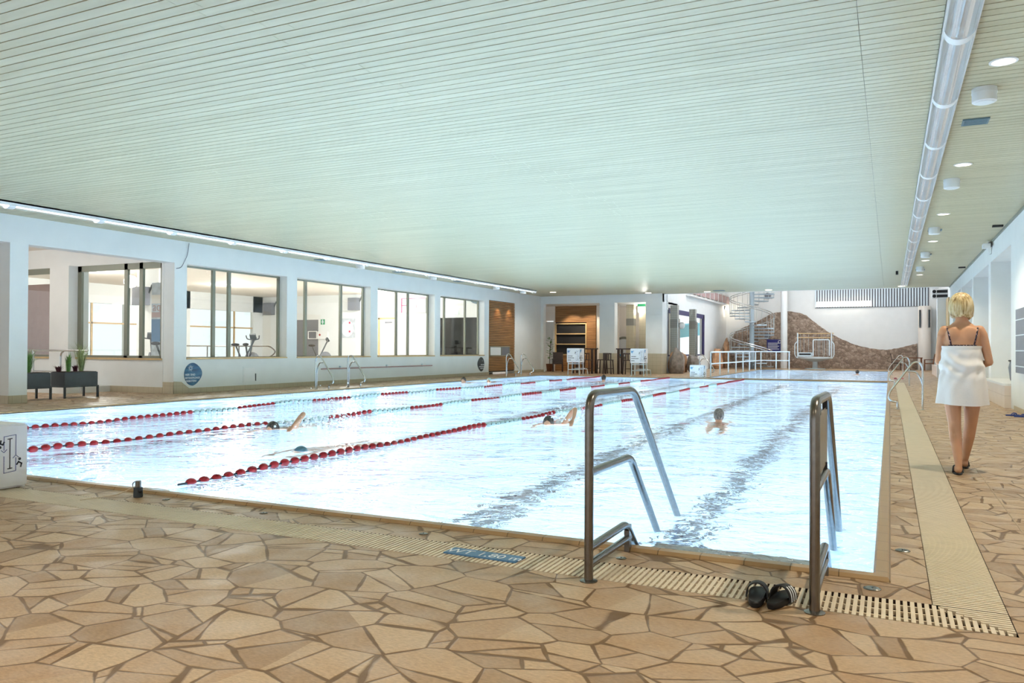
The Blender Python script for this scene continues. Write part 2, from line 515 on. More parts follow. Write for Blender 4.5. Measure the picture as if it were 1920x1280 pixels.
def link(name, me, mat, parent=None):
    o = bpy.data.objects.new(name, me)
    if mat is not None:
        me.materials.clear()
        me.materials.append(M[mat] if isinstance(mat, str) else mat)
    COL.objects.link(o)
    if parent is not None:
        o.parent = parent
        o.matrix_parent_inverse = Matrix.Translation(parent.location).inverted() if False else parent.matrix_basis.inverted()
    return o
def part(name, mb, mat, parent, smooth=False, label=None, kind=None):
    o = link(name, mb.mesh(name, smooth), mat, parent)
    if label: o['label'] = label
    if kind: o['kind'] = kind
    return o
def thing(name, label, cat, loc=(0, 0, 0), group=None, rz=0.0):
    o = bpy.data.objects.new(name, None)
    o.empty_display_size = 0.1
    o.location = loc
    o.rotation_euler = (0, 0, rz)
    COL.objects.link(o)
    o['label'] = label; o['category'] = cat
    if group: o['group'] = group
    return o
def solid(name, mb, mat, label, cat, group=None, smooth=False, kind=None):
    o = link(name, mb.mesh(name, smooth), mat)
    o['label'] = label; o['category'] = cat
    if group: o['group'] = group
    if kind: o['kind'] = kind
    return o
def struct(name, mb, mat, parent=None, smooth=False):
    o = link(name, mb.mesh(name, smooth), mat, parent)
    if parent is None: o['kind'] = 'structure'
    return o
def copy_tree(src, loc, rz=None, label=None, group=None):
    """copy of a thing with its parts and sub-parts; parts sit in the frame of the thing"""
    c = src.copy(); COL.objects.link(c)
    c.location = loc
    if rz is not None: c.rotation_euler = (0, 0, rz)
    if label: c['label'] = label
    if group: c['group'] = group
    for ch in list(src.children):
        d = ch.copy(); COL.objects.link(d); d.parent = c
        for g in list(ch.children):
            e = g.copy(); COL.objects.link(e); e.parent = d
    return c
def local(root):
    """children built after this call use coordinates relative to the thing's base"""
    class L:
        pass
    return root
def text(name, body, size, origin, xdir, ydir, mat, parent, extrude=0.001, align='LEFT', bold=0.0):
    """flat lettering, one part per word"""
    x, y = Vector(xdir).normalized(), Vector(ydir).normalized()
    z = x.cross(y)
    words, adv = [], 0.0
    for w in body.split(' '):
        cu = bpy.data.curves.new(name, 'FONT')
        cu.body = w; cu.size = size; cu.extrude = extrude; cu.offset = bold
        tmp = bpy.data.objects.new(name + '_tmp', cu)
        COL.objects.link(tmp)
        dg = bpy.context.evaluated_depsgraph_get()
        me = bpy.data.meshes.new_from_object(tmp.evaluated_get(dg))
        bpy.data.objects.remove(tmp)
        me.name = name
        words.append((me, adv))
        adv += max(v.co.x for v in me.vertices) + size * 0.30
    total = adv - size * 0.30
    sh = {'LEFT': 0, 'CENTER': -total / 2, 'RIGHT': -total}[align]
    for me, a in words:
        me.transform(Matrix.Translation(Vector(origin) + x * (a + sh)) @ Matrix((x, y, z)).transposed().to_4x4())
        link(name, me, mat, parent)
def remeshed(mb, voxel, smooth_it=6):
    """one continuous surface from overlapping shapes"""
    me = mb.mesh('tmp')
    o = bpy.data.objects.new('tmp', me); COL.objects.link(o)
    m = o.modifiers.new('r', 'REMESH'); m.mode = 'VOXEL'; m.voxel_size = voxel
    s = o.modifiers.new('s', 'SMOOTH'); s.iterations = smooth_it; s.factor = 0.5
    dg = bpy.context.evaluated_depsgraph_get()
    out = bpy.data.meshes.new_from_object(o.evaluated_get(dg))
    bpy.data.objects.remove(o)
    out.shade_smooth()
    return out

# ================================================================ SETTING
CEIL = 3.95
P1 = (-14.3, -0.08, 4.62, 32.8)      # swimming pool x0 x1 y0 y1
P2 = (-7.1, -0.1, 33.75, 50.4)       # second pool
LW, RW, EW = -16.55, 2.3, 38.0       # left wall, right wall, end wall planes
FY, HX = 56.0, -10.3                 # far wall, hall side wall

# floor: one slab with the pools and the overflow channels left open
holes = [P1, P2, (-14.95, 0.49, 3.91, 4.235), (0.18, 0.49, 3.91, 33.0)]
xs = sorted({-38.0, 3.4} | {v for h in holes for v in h[:2]})
ys = sorted({-6.0, 60.0} | {v for h in holes for v in h[2:]})
mb = MB()
for x0, x1 in zip(xs, xs[1:]):
    for y0, y1 in zip(ys, ys[1:]):
        mx, my = (x0 + x1) / 2, (y0 + y1) / 2
        if any(h[0] < mx < h[1] and h[2] < my < h[3] for h in holes):
            continue
        mb.quad((x0, y0, 0), (x1, y0, 0), (x1, y1, 0), (x0, y1, 0))
bmesh.ops.remove_doubles(mb.b, verts=mb.b.verts, dist=1e-4)
struct('floor', mb, 'flag')
mb = MB()
for h in holes[2:]:
    mb.quad((h[0], h[2], -0.12), (h[1], h[2], -0.12), (h[1], h[3], -0.12), (h[0], h[3], -0.12))
    mb.quad((h[0], h[3], -0.12), (h[1], h[3], -0.12), (h[1], h[3], 0), (h[0], h[3], 0))
    mb.quad((h[0], h[2], -0.12), (h[1], h[2], -0.12), (h[1], h[2], 0), (h[0], h[2], 0))
    mb.quad((h[0], h[2], -0.12), (h[0], h[3], -0.12), (h[0], h[3], 0), (h[0], h[2], 0))
    mb.quad((h[1], h[2], -0.12), (h[1], h[3], -0.12), (h[1], h[3], 0), (h[1], h[2], 0))
struct('trim_1', mb, 'channel')
# joint between deck fields beside the long grating
struct('trim_2', MB().box(0.79, 0.798, 3.0, 33, 0.0, 0.002), 'curb')

def basin(name, p, depth, inner=0.0):
    x0, x1, y0, y1 = p
    mb = MB()
    mb.quad((x0, y0, -depth), (x1, y0, -depth), (x1, y1, -depth), (x0, y1, -depth))
    for a, b in (((x0, y0), (x1, y0)), ((x1, y0), (x1, y1)), ((x1, y1), (x0, y1)), ((x0, y1), (x0, y0))):
        mb.quad((a[0], a[1], -depth), (b[0], b[1], -depth), (b[0], b[1], 0.0), (a[0], a[1], 0.0))
    o = struct(name, mb, 'basin')
    return o
basin('floor_pool', P1, 1.8)
basin('floor_second_pool', P2, 1.3)
mb = MB()
for x, w in ((-3.5, 0.13), (-1.62, 0.10), (-6.9, 0.12), (-9.9, 0.12), (-12.9, 0.12)):
    mb.box(x - w, x + w, 6.2, 31.3, -1.799, -1.792)
struct('trim_3', mb, 'laneline')

def curb(name, p, w=0.085):
    x0, x1, y0, y1 = p
    mb = MB()
    prof = [(0, -0.05), (0, 0.012), (0.012, 0.024), (w - 0.015, 0.022), (w, 0.004), (w, -0.05)]
    rings = []
    for sx, sy, cx, cy_ in ((-1, -1, x0, y0), (1, -1, x1, y0), (1, 1, x1, y1), (-1, 1, x0, y1)):
        rings.append([(cx + sx * d, cy_ + sy * d, z) for d, z in prof])
    rings.append(rings[0])
    mb.loft(rings, cap=False)
    return struct(name, mb, 'curb')
curb('trim_4', P1)
curb('trim_5', P2, 0.1)

def water(name, p, label):
    x0, x1, y0, y1 = p
    mb = MB()
    nx, ny = int((x1 - x0) / 0.5), int((y1 - y0) / 0.5)
    rows = []
    for j in range(ny + 1):
        rows.append([])
        for i in range(nx + 1):
            x, y = x0 + (x1 - x0) * i / nx, y0 + (y1 - y0) * j / ny
            edge = min(x - x0, x1 - x, y - y0, y1 - y)
            z = -0.012 + (0.02 * noise.noise((x * 0.5, y * 0.5, 0)) if edge > 0.4 else 0)
            rows[-1].append(mb.b.verts.new((x, y, z)))
    for j in range(ny):
        for i in range(nx):
            mb.b.faces.new((rows[j][i], rows[j][i + 1], rows[j + 1][i + 1], rows[j + 1][i]))
    me = mb.mesh(name); me.shade_smooth()
    if me.polygons[0].normal.z < 0: me.flip_normals()
    o = link(name, me, 'water')
    o['label'] = label; o['category'] = 'water'; o['kind'] = 'stuff'
    return o
water('pool_water', P1, 'rippled pale blue water filling the large swimming pool with lane ropes')
water('pool_water', P2, 'bright water filling the second pool in front of the stone faced wall')

# overflow gratings: short ivory bars over the dark channel
def grating(x0, x1, y0, y1, along, label, cut=None):
    mb = MB()
    pitch, w = 0.0305, 0.0185
    if along == 'x':
        n = int((x1 - x0) / pitch)
        for i in range(n):
            x = x0 + i * pitch
            ye = y1 if x < 0.17 else y1 - (x - 0.17) * 1.02
            if ye > y0 + 0.03: mb.box(x, x + w, y0 + 0.004, ye - 0.004, -0.022, 0.001)
        for k in (0.2, 0.5, 0.8):
            yy = y0 + (y1 - y0) * k
            mb.box(x0, min(x1, 0.17 + (y1 - yy) / 1.02), yy - 0.006, yy + 0.006, -0.026, -0.004)
    else:
        n = int((y1 - y0) / pitch)
        for i in range(n):
            y = y0 + i * pitch
            xa = x0 if y > 4.235 else 0.18 + (4.235 - y) * 0.98
            if xa < x1 - 0.02: mb.box(xa + 0.004, x1 - 0.004, y, y + w, -0.022, 0.001)
        for k in (0.1, 0.37, 0.63, 0.9):
            xx = x0 + (x1 - x0) * k
            mb.box(xx - 0.006, xx + 0.006, max(y0, 4.235 - (xx - 0.18)), y1, -0.026, -0.004)
    return solid('overflow_grating', mb, 'grate', label, 'grating')
grating(-14.95, 0.49, 3.91, 4.235, 'x', 'ivory slatted grating over the channel along the near pool end, with the depth plate')
grating(0.18, 0.49, 3.93, 33.0, 'y', 'long ivory slatted grating beside the walkway along the long pool side')
# depth plate
dp = thing('depth_plate', 'blue plate reading WT 1,80 m set on the ivory grating', 'sign', (-2.1, 4.05, 0.001))
part('plate', MB().obox((-2.12, 4.06, 0.005), (0.235, -0.004, 0), (0.004, 0.062, 0), (0, 0, 0.004)), 'sign_blue', dp)
text('lettering', 'WT 1,80 m', 0.105, (-2.12, 4.022, 0.0092), (1, -0.02, 0), (0.02, 1, 0), 'print_white', dp, 0.0005, 'CENTER')

# deck nozzles
for k, (x, y) in enumerate(((-0.08, 4.38), (0.07, 5.29), (-1.39, 4.36), (-2.72, 4.36), (-4.09, 4.38), (-5.13, 4.42))):
    d = thing('deck_drain', ['round metal cap in the stone border at the pool corner', 'round metal cap in the wet stone border beside the long grating',
              'small metal cap in the stone border by the first stair rail', 'small metal cap in the stone border above the WT 1,80 m plate',
              'small metal cap in the stone border, second one toward the rope anchor', 'small metal cap in the stone border closest to the rope anchor'][k], 'drain cap', (x, y, 0), 'metal caps in the stone border')
    rr = 0.042 if k < 2 else 0.03
    part('cap', MB().lathe((x, y, 0), [(0.0001, 0), (rr, 0.0), (rr, 0.003), (rr * 0.8, 0.006), (0.0001, 0.006)]), 'steel', d)
    part('screw', MB().lathe((x, y, 0.006), [(0.0001, 0), (rr * 0.15, 0), (rr * 0.12, 0.002), (0.0001, 0.002)], 8), 'black', d)

# ceiling: boards across the hall with narrow gaps
mb = MB()
y = -6.0
pitch = 0.1285
while y < 38.3:
    cuts = [LW - 0.1, -14.2 + R.uniform(0, 0.3), -9.6 + R.uniform(-.3, .3), -4.9 + R.uniform(-.3, .3), -0.24, RW + 0.05]
    for a, b in zip(cuts, cuts[1:]):
        mb.box(a + 0.002, b - 0.002, y + 0.006, y + pitch - 0.006, CEIL, CEIL + 0.02)
    y += pitch
struct('ceiling', mb, 'ceiling')
struct('ceiling_back', MB().box(LW - 0.4, RW + 0.9, -6, 38.3, CEIL + 0.05, CEIL + 0.15), 'ceiling_gap')
struct('trim_6', MB().box(HX, RW + 0.6, 38.28, 38.34, CEIL - 0.02, CEIL + 0.4), 'white')

# ---------------------------------------------------------------- left wall with four windows
ZT, ZB = 3.37, 0.88
wins = [(14.86, 18.65), (19.10, 22.93), (23.36, 27.28), (27.72, 31.60)]
TH = 0.38
mb = MB()
ysl = [14.46] + [v for w in wins for v in w] + [32.05]
for a, b in zip(ysl[::2], ysl[1::2]):
    mb.box(LW - TH, LW, a, b, 0, CEIL)
for a, b in wins:
    mb.box(LW - TH, LW, a, b, 0, ZB)
    mb.box(LW - TH, LW, a, b, ZT, CEIL)
mb.box(LW - TH, LW, 32.05, 34.78, ZT + 0.06, CEIL)
mb.box(LW - TH, LW - 0.06, 32.05, 34.78, 0.1, ZT + 0.06)
mb.box(LW - TH, LW, 34.78, 38.4, 0, CEIL)
mb.box(LW - TH, LW, -6, 14.46, ZT, CEIL)                    # beam over the open bay
mb.box(LW - 0.42, LW, 10.27, 10.66, 0, ZT)                  # pier of the bay
mb.box(LW - 0.42, LW, -6, 2, 0, ZT)
struct('wall_left', mb, 'plaster')
mb = MB()
mb.box(LW, LW + 0.012, 14.46, 32.05, 0, 0.13)
mb.box(LW, LW + 0.012, 34.78, 38, 0, 0.13)
mb.box(LW, LW + 0.012, 10.27, 10.66, 0, 0.17)
mb.box(LW - 0.42, LW, 10.258, 10.27, 0, 0.17)
mb.box(-20.2, LW - TH, 14.438, 14.45, 0, 0.16)
mb.box(LW - TH, LW, 14.446, 14.458, 0, 0.30)
mb.prism([(LW, 14.46, 0), (LW, 14.95, 0), (LW, 14.95, 0.13), (LW, 14.70, 0.30), (LW, 14.46, 0.32)], (0.014, 0, 0))
struct('baseboard_left', mb, 'tile_beige')
splits = [(0.50, 0.36), (0.12, 0.66), (0.49, 0.66), (0.36, 0.80)]
mull = [(16.05, 16.62), (19.85, 21.65), (25.0, 25.8), (28.55, 30.35)]
for k, ((a, b), ms) in enumerate(zip(wins, mull)):
    w = MB()
    xg = LW - TH + 0.06
    for y0, y1 in ((a, a + 0.07), (b - 0.07, b), *((m - 0.05, m + 0.05) for m in ms)):
        w.box(xg - 0.035, xg + 0.035, y0, y1, ZB, ZT)
    w.box(xg - 0.03, xg + 0.03, a, b, ZB, ZB + 0.06)
    w.box(xg - 0.03, xg + 0.03, a, b, ZT - 0.05, ZT)
    wn = struct('window_%d' % (k + 1), w, 'frame')
    struct('pane', MB().box(xg - 0.004, xg + 0.004, a + 0.02, b - 0.02, ZB, ZT), 'glass', wn)
    struct('sill', MB().box(LW - TH + 0.1, LW + 0.03, a, b, ZB, ZB + 0.04), 'sill', wn)
# bay wall (receding) with its big window
BY = 14.45
mb = MB()
mb.box(-38, -17.0, BY, BY + 0.2, 0, 0.9)
mb.box(-38, -17.0, BY, BY + 0.2, 3.42, CEIL)
mb.box(-21.1, -20.3, BY - 0.25, BY + 0.35, 0, 3.42)
mb.box(-17.0, LW - TH, BY, BY + 0.2, 0, CEIL)
mb.box(-38, -23.4, BY, BY + 0.2, 0.9, 3.42)
struct('wall_bay', mb, 'plaster')
w = MB()
for x0, x1 in ((-20.3, -20.15), (-18.43, -18.30), (-17.85, -17.72), (-17.06, -16.98), (-21.5, -21.42), (-23.4, -23.3)):
    w.box(x0, x1, BY + 0.02, BY + 0.09, 0.9, 3.42)
w.box(-23.4, -16.98, BY + 0.02, BY + 0.09, 0.9, 0.97); w.box(-23.4, -16.98, BY + 0.02, BY + 0.09, 3.26, 3.42)
wn = struct('window_5', w, 'frame')
struct('pane', MB().box(-23.3, -17.0, BY + 0.05, BY + 0.058, 0.95, 3.4), 'glass', wn)
struct('sill', MB().box(-23.4, -16.96, BY - 0.04, BY + 0.02, 0.86, 0.91), 'sill', wn)
# bay ceiling, and the bay's far side with open daylight beyond it
struct('ceiling_bay', MB().box(-38, LW - TH, -6, 34.4, CEIL, CEIL + 0.1), 'plaster_warm')

# ---------------------------------------------------------------- fitness room behind the windows
FX, FE = -31.0, 33.0
mb = MB()
mb.box(FX - 0.2, LW - TH, FE, FE + 0.2, 0, CEIL)
struct('wall_fitness_end', mb, 'plaster')
mb = MB()
mb.box(FX - 0.2, FX, BY, FE, 0, 0.5); mb.box(FX - 0.2, FX, BY, FE, 3.1, CEIL)
for y in (BY, 17.6, 21.0, 24.4, 27.8, 32.3):
    mb.box(FX - 0.2, FX, y, y + (0.25 if y < 32 else 0.7), 0, CEIL)
struct('wall_fitness_side', mb, 'plaster')
w = MB()
for y in (19.4, 22.8, 26.2, 29.6, 31.0):
    w.box(FX - 0.1, FX - 0.04, y - 0.04, y + 0.04, 0.5, 3.1)
w.box(FX - 0.1, FX - 0.04, BY, FE, 2.2, 2.27)
wn = struct('window_6', w, 'sill')
struct('pane', MB().box(FX - 0.08, FX - 0.07, BY, FE, 0.5, 3.1), 'glass', wn)
struct('floor_fitness', MB().box(FX, LW - TH, BY + 0.2, FE, 0.3, 0.5), 'plaster_warm')

# ---------------------------------------------------------------- wood panel with a small window on the left wall
mb = MB()
nz_ = 41
for k in range(nz_):
    z = 0.19 + k * (3.24 / nz_)
    if 0.86 < z < 1.26:
        mb.box(LW - 0.05, LW + 0.012, 32.05, 32.12, z, z + 0.052); mb.box(LW - 0.05, LW + 0.012, 34.25, 34.78, z, z + 0.052)
    else:
        mb.box(LW - 0.05, LW + 0.012, 32.05, 34.78, z, z + 0.052)
wp = solid('slat_panel', mb, 'woodslat', 'oak slat panel with a small window on the long white wall', 'wall panel')
part('backing', MB().box(LW - 0.055, LW - 0.04, 32.05, 34.78, 0.13, 3.43), 'darkwood', wp)
f_ = MB()
f_.box(LW - 0.02, LW + 0.02, 32.12, 34.25, 0.85, 0.90); f_.box(LW - 0.02, LW + 0.02, 32.12, 34.25, 1.27, 1.32)
f_.box(LW - 0.02, LW + 0.02, 32.12, 32.18, 0.85, 1.32); f_.box(LW - 0.02, LW + 0.02, 34.18, 34.25, 0.85, 1.32); f_.box(LW - 0.02, LW + 0.02, 33.3, 33.36, 0.9, 1.27)
fo = part('window_frame', f_, 'frame', wp)
part('frosted_pane', MB().box(LW - 0.01, LW, 32.18, 33.3, 0.9, 1.27), 'white', fo)
part('pane', MB().box(LW - 0.01, LW, 33.36, 34.18, 0.9, 1.27), 'grey_panel', fo)

# ---------------------------------------------------------------- end wall with the alcove
mb = MB()
mb.box(LW - TH, HX + 0.25, EW, EW + 0.3, 3.55, CEIL)          # beam
mb.box(LW - TH, -16.40, EW, EW + 0.3, 0, 3.55)
mb.box(-13.30, -12.50, EW - 0.02, EW + 0.45, 0, 3.55)           # pier
mb.box(-10.88, HX + 0.25, EW - 0.05, EW + 0.8, 0, CEIL + 0.02)
mb.box(HX - 0.01, HX + 0.28, EW + 0.8, EW + 1.0, 3.2, CEIL)
struct('wall_end', mb, 'plaster')
mb = MB()
mb.box(-13.31, -12.49, EW - 0.035, EW + 0.46, 0, 1.0)
mb.box(-10.87, HX + 0.262, EW - 0.065, EW + 0.8, 0, 1.0)
mb.box(LW - TH, -16.38, EW - 0.012, EW + 0.01, 0, 0.12)
struct('trim_7', mb, 'tile_beige')
AB = 40.2
struct('ceiling_alcove', MB().box(-17.9, HX, EW + 0.3, 42.0, 3.55, 3.65), 'plaster')
mb = MB()
mb.box(-17.9, -16.72, AB - 0.06, AB + 0.1, 2.75, 3.55)
mb.box(-16.72, -16.62, AB - 0.06, AB + 0.1, 0, 3.55); mb.box(-17.9, -17.75, AB - .06, AB + .1, 0, 3.55)
mb.box(-14.25, -10.3, 41.8, 42.0, 0, 3.55)
mb.box(-14.25, -13.0, AB, AB + 0.1, 0, 3.55)
mb.box(-18.0, -17.9, EW, 42, 0, 3.55)
struct('wall_alcove', mb, 'plaster_warm')
dr = struct('door_1', MB().box(-17.75, -16.72, AB + 0.3, AB + 0.36, 0, 2.72), 'plaster')
struct('handle', MB().box(-16.9, -16.8, AB + 0.25, AB + 0.3, 1.0, 1.03), 'steel', dr)
# slatted oak wall unit with three dark shelves
mb = MB()
for k in range(52):
    z = 0.02 + k * 0.068
    if 0.85 < z < 2.62:
        mb.box(-14.78, -14.25, AB - 0.1, AB, z, z + 0.048)
    else:
        mb.box(-16.62, -14.25, AB - 0.1, AB, z, z + 0.048)
su = solid('shelf_wall', mb, 'woodslat', 'oak slat wall unit with three dark open shelves in the alcove', 'wall unit')
part('backing', MB().box(-16.62, -14.25, AB, AB + 0.05, 0, 3.55), 'darkwood', su)
part('niche', MB().box(-16.55, -14.82, AB - 0.02, AB, 0.93, 2.58), 'black', su)
for z in (0.9, 1.47, 2.03, 2.58):
    part('shelf_board', MB().box(-16.58, -14.80, AB - 0.13, AB, z - 0.025, z + 0.025), 'sill', su)
for x in (-16.58, -14.80):
    part('shelf_side', MB().box(x - 0.03, x + 0.03, AB - 0.13, AB, 0.9, 2.6), 'sill', su)
# tiled pillars beside the passage
for x0, x1, y0 in ((-12.52, -12.12, 40.0), (-12.0, -11.64, 40.6)):
    c = solid('tiled_pillar', MB().box(x0, x1, y0, y0 + 0.4, 0, 3.55), 'tile_beige', 'beige tiled pillar in the passage beside the white pier, %s' % ('with a dark band' if x0 < -12.1 else 'under the exit sign'), 'pillar', 'tiled pillars in the passage')
    if x0 < -12.1:
        part('band', MB().box(x0 - 0.005, x1 + 0.005, y0 - 0.005, y0 + 0.4, 2.45, 2.82), 'tile_greydark', c)

# ---------------------------------------------------------------- diving hall beyond the low ceiling
mb = MB()
mb.box(HX - 0.3, HX, EW + 0.3, 40.0, 0, 8)
mb.box(HX - 0.3, HX, 40.0, 48.9, 3.35, 8); mb.box(HX - 0.3, HX, 40.0, 48.9, 0, 0.85)
mb.box(HX - 0.3, HX, 48.9, FY, 0, 8)
struct('wall_hall_side', mb, 'plaster')
struct('wall_hall_front', MB().box(HX, RW + 1, EW + 0.36, EW + 0.6, 4.2, 8), 'plaster')
w = MB()
for y0, y1 in ((39.95, 40.2), (48.6, 48.9)):
    w.box(HX - 0.1, HX - 0.01, y0, y1, 0.85, 3.35)
w.box(HX - 0.1, HX - 0.01, 40, 48.9, 3.1, 3.35); w.box(HX - 0.1, HX - 0.01, 40, 48.9, 0.85, 0.93)
wn = struct('window_7', w, 'purple')
struct('pane', MB().box(HX - 0.06, HX - 0.05, 40, 48.9, 0.9, 3.2), 'glass', wn)
struct('wall_far', MB().box(HX - 0.3, 4.0, FY, FY + 0.3, 0, 8), 'plaster')
struct('ceiling_hall', MB().box(HX - 0.3, 4.0, EW + 0.4, FY + 0.3, 8, 8.2), 'plaster')
pts = [(-10.3, 1.55), (-9.9, 1.95), (-9.63, 2.5), (-8.73, 2.9), (-8.03, 3.25), (-7.19, 3.71), (-6.36, 3.84), (-5.54, 3.72), (-5.04, 3.53), (-4.4, 2.96), (-3.77, 2.49), (-3.06, 2.03),
       (-2.06, 1.58), (-1.17, 1.34), (-0.27, 1.24), (0.47, 1.36), (1.05, 1.53), (1.55, 1.66)]
top = []
for (xa, za), (xb, zb) in zip(pts, pts[1:]):
    n = max(2, int((xb - xa) / 0.12))
    for i in range(n):
        t = i / n
        top.append((xa + (xb - xa) * t, za + (zb - za) * t + R.uniform(-0.02, 0.02)))
top.append(pts[-1])
mb = MB()
mb.prism([(-10.28, FY - 0.005, 0)] + [(max(x, -10.28), FY - 0.005, z) for x, z in top] + [(1.55, FY - 0.005, 0)], (0, -0.13, 0))
solid('stone_facing', mb, 'stonewall', 'wavy topped brown rubble stone facing across the back wall of the hall', 'stone wall')
mb = MB()
mb.prism([(HX + 0.005, FY - 0.15, 0), (HX + 0.005, FY - 0.15, 2.0), (HX + 0.005, 54.4, 1.35), (HX + 0.005, 53.0, 0.65), (HX + 0.005, 52.2, 0)], (0.12, 0, 0))
solid('stone_facing', mb, 'stonewall', 'sloping rubble stone facing at the foot of the white wall beside the spiral stair', 'stone wall')
# corrugated panel and strip light
mb = MB()
n = 42
for k in range(n):
    x = -4.49 + k * 6.7 / n
    mb.box(x, x + 0.085, FY - 0.12, FY - 0.03, 4.03, 5.6)
cp = solid('corrugated_panel', mb, 'white_metal', 'ribbed grey metal panel above the strip light on the back wall', 'wall panel')
part('backing', MB().box(-4.49, 2.21, FY - 0.03, FY - 0.003, 4.0, 5.6), 'grey_panel', cp)
sl = thing('strip_light', 'long glowing strip light on the ribbed metal panel', 'lamp', (-2.75, FY - 0.2, 4.25))
for k in range(2):
    part('tube', MB().box(-4.36 + k * 1.66, -2.76 + k * 1.66, FY - 0.24, FY - 0.165, 4.12, 4.36), 'striplight', sl)
part('housing', MB().box(-4.40, -1.06, FY - 0.165, FY - 0.1205, 4.06, 4.42), 'white', sl)
# round hall column, wall pier with dark slots
solid('round_column', MB().cyl((-6.25, 54.2, 0), (-6.25, 54.2, 8), 0.21, 28), 'plaster', 'tall smooth white round column in front of the rubble stone facing', 'column', smooth=True)
pr_ = solid('slotted_pier', MB().cyl((1.95, 55.6, 0), (1.95, 55.6, 4.0), 0.36, 20), 'plaster_warm', 'round cream pier with two dark slots below the ribbed panel', 'pier', smooth=True)
for dx in (-0.26, 0.26):
    part('slot', MB().box(1.95 + dx - 0.05, 1.95 + dx + 0.05, 55.22, 55.4, 2.65, 3.75), 'dark', pr_)
struct('wall_hall_right', MB().box(2.75, 3.0, 38.4, FY, 0, 8), 'plaster')

# ---------------------------------------------------------------- right wall with niches
NX = 3.0
struct('wall_niche', MB().box(NX, NX + 0.2, -6, 38.4, 0, CEIL), 'plaster')
struct('wall_niche_header', MB().box(RW, NX, 19.5, 38.4, 3.45, CEIL), 'plaster')
struct('wall_right', MB().box(RW, NX, -6, 19.5, 0, CEIL), 'plaster')
for a, b in ((23.2, 23.7), (27.8, 28.25), (32.2, 32.6), (36.4, 38.4)):
    struct('wall_pier', MB().box(RW, NX, a, b, 0, 3.45), 'plaster')
struct('baseboard_right', MB().box(RW - 0.012, RW, -6, 19.0, 0, 0.09), 'tile_beige')
struct('trim_8', MB().box(1.9, 2.75, 39.8, 40.3, 0, 3.55), 'plaster')
struct('trim_9', MB().box(2.24, 2.3, 38.4, 44, 0.45, 3.5), 'sill')  # reveal; the orange light on it is put into its tan colour
struct('trim_10', MB().box(1.95, 2.3, 38.3, 46, 0, 0.5), 'bench_tile')
struct('trim_11', MB().box(RW - 0.03, RW, -6, 38.3, CEIL - 0.05, CEIL), 'frame')

# ================================================================ OBJECTS
# ---------------------------------------------------------------- stair rails in front
def stair_rail(x, label, board):
    t = thing('stair_handrail', label, 'handrail', (x, 3.86, 0))
    r = 0.0235
    part('top_rail', MB().tube([(x, 3.86, 0), (x, 3.86, 0.965), (x, 4.64, 0.955), (x, 6.3, -0.5)], r, 16, 0.10), 'steel', t, True)
    part('middle_rail', MB().tube([(x, 3.865, 0.56), (x, 4.58, 0.555), (x, 5.55, -0.35)], r * 0.95, 16, 0.08), 'steel', t, True)
    part('lower_rail', MB().tube([(x, 3.865, 0.17), (x, 4.50, 0.17), (x, 4.80, -0.1)], r * 0.95, 16, 0.07), 'steel', t, True)
    part('brace', MB().tube([(x, 3.865, 0.085), (x, 4.56, 0.08)], r * 0.85, 12), 'steel', t, True)
    part('brace', MB().obox((x, 4.535, 0.07), (0.016, 0, 0), (0, 0.022, 0), (0, 0, 0.09)), 'steel', t)
    part('base_flange', MB().lathe((x, 3.86, 0), [(0.001, 0), (0.046, 0), (0.046, 0.005), (0.03, 0.010), (0.001, 0.010)], 24), 'steel', t, True)
    if board:
        b = part('notice_board', MB().box(x - 0.006, x + 0.006, 3.98, 4.56, 0.60, 0.90), 'steel', t, label='grey notice plate hung between the rails')
        for y in (4.05, 4.48):
            for z in (0.915, 0.585):
                part('clip', MB().box(x - 0.012, x + 0.012, y - 0.015, y + 0.015, z - 0.025, z + 0.025), 'black', b)
    return t
stair_rail(-1.405, 'curved steel stair handrail in the water nearest the WT 1,80 m plate', False)
stair_rail(-0.31, 'curved steel stair handrail with a notice plate, beside the black slippers', True)
# first stair tread just under the water between the rails
solid('stair_tread', MB().box(-1.35, -0.36, 4.63, 4.98, -0.20, -0.12), 'tile_grey', 'grey submerged first step between the two steel stair handrails', 'step')

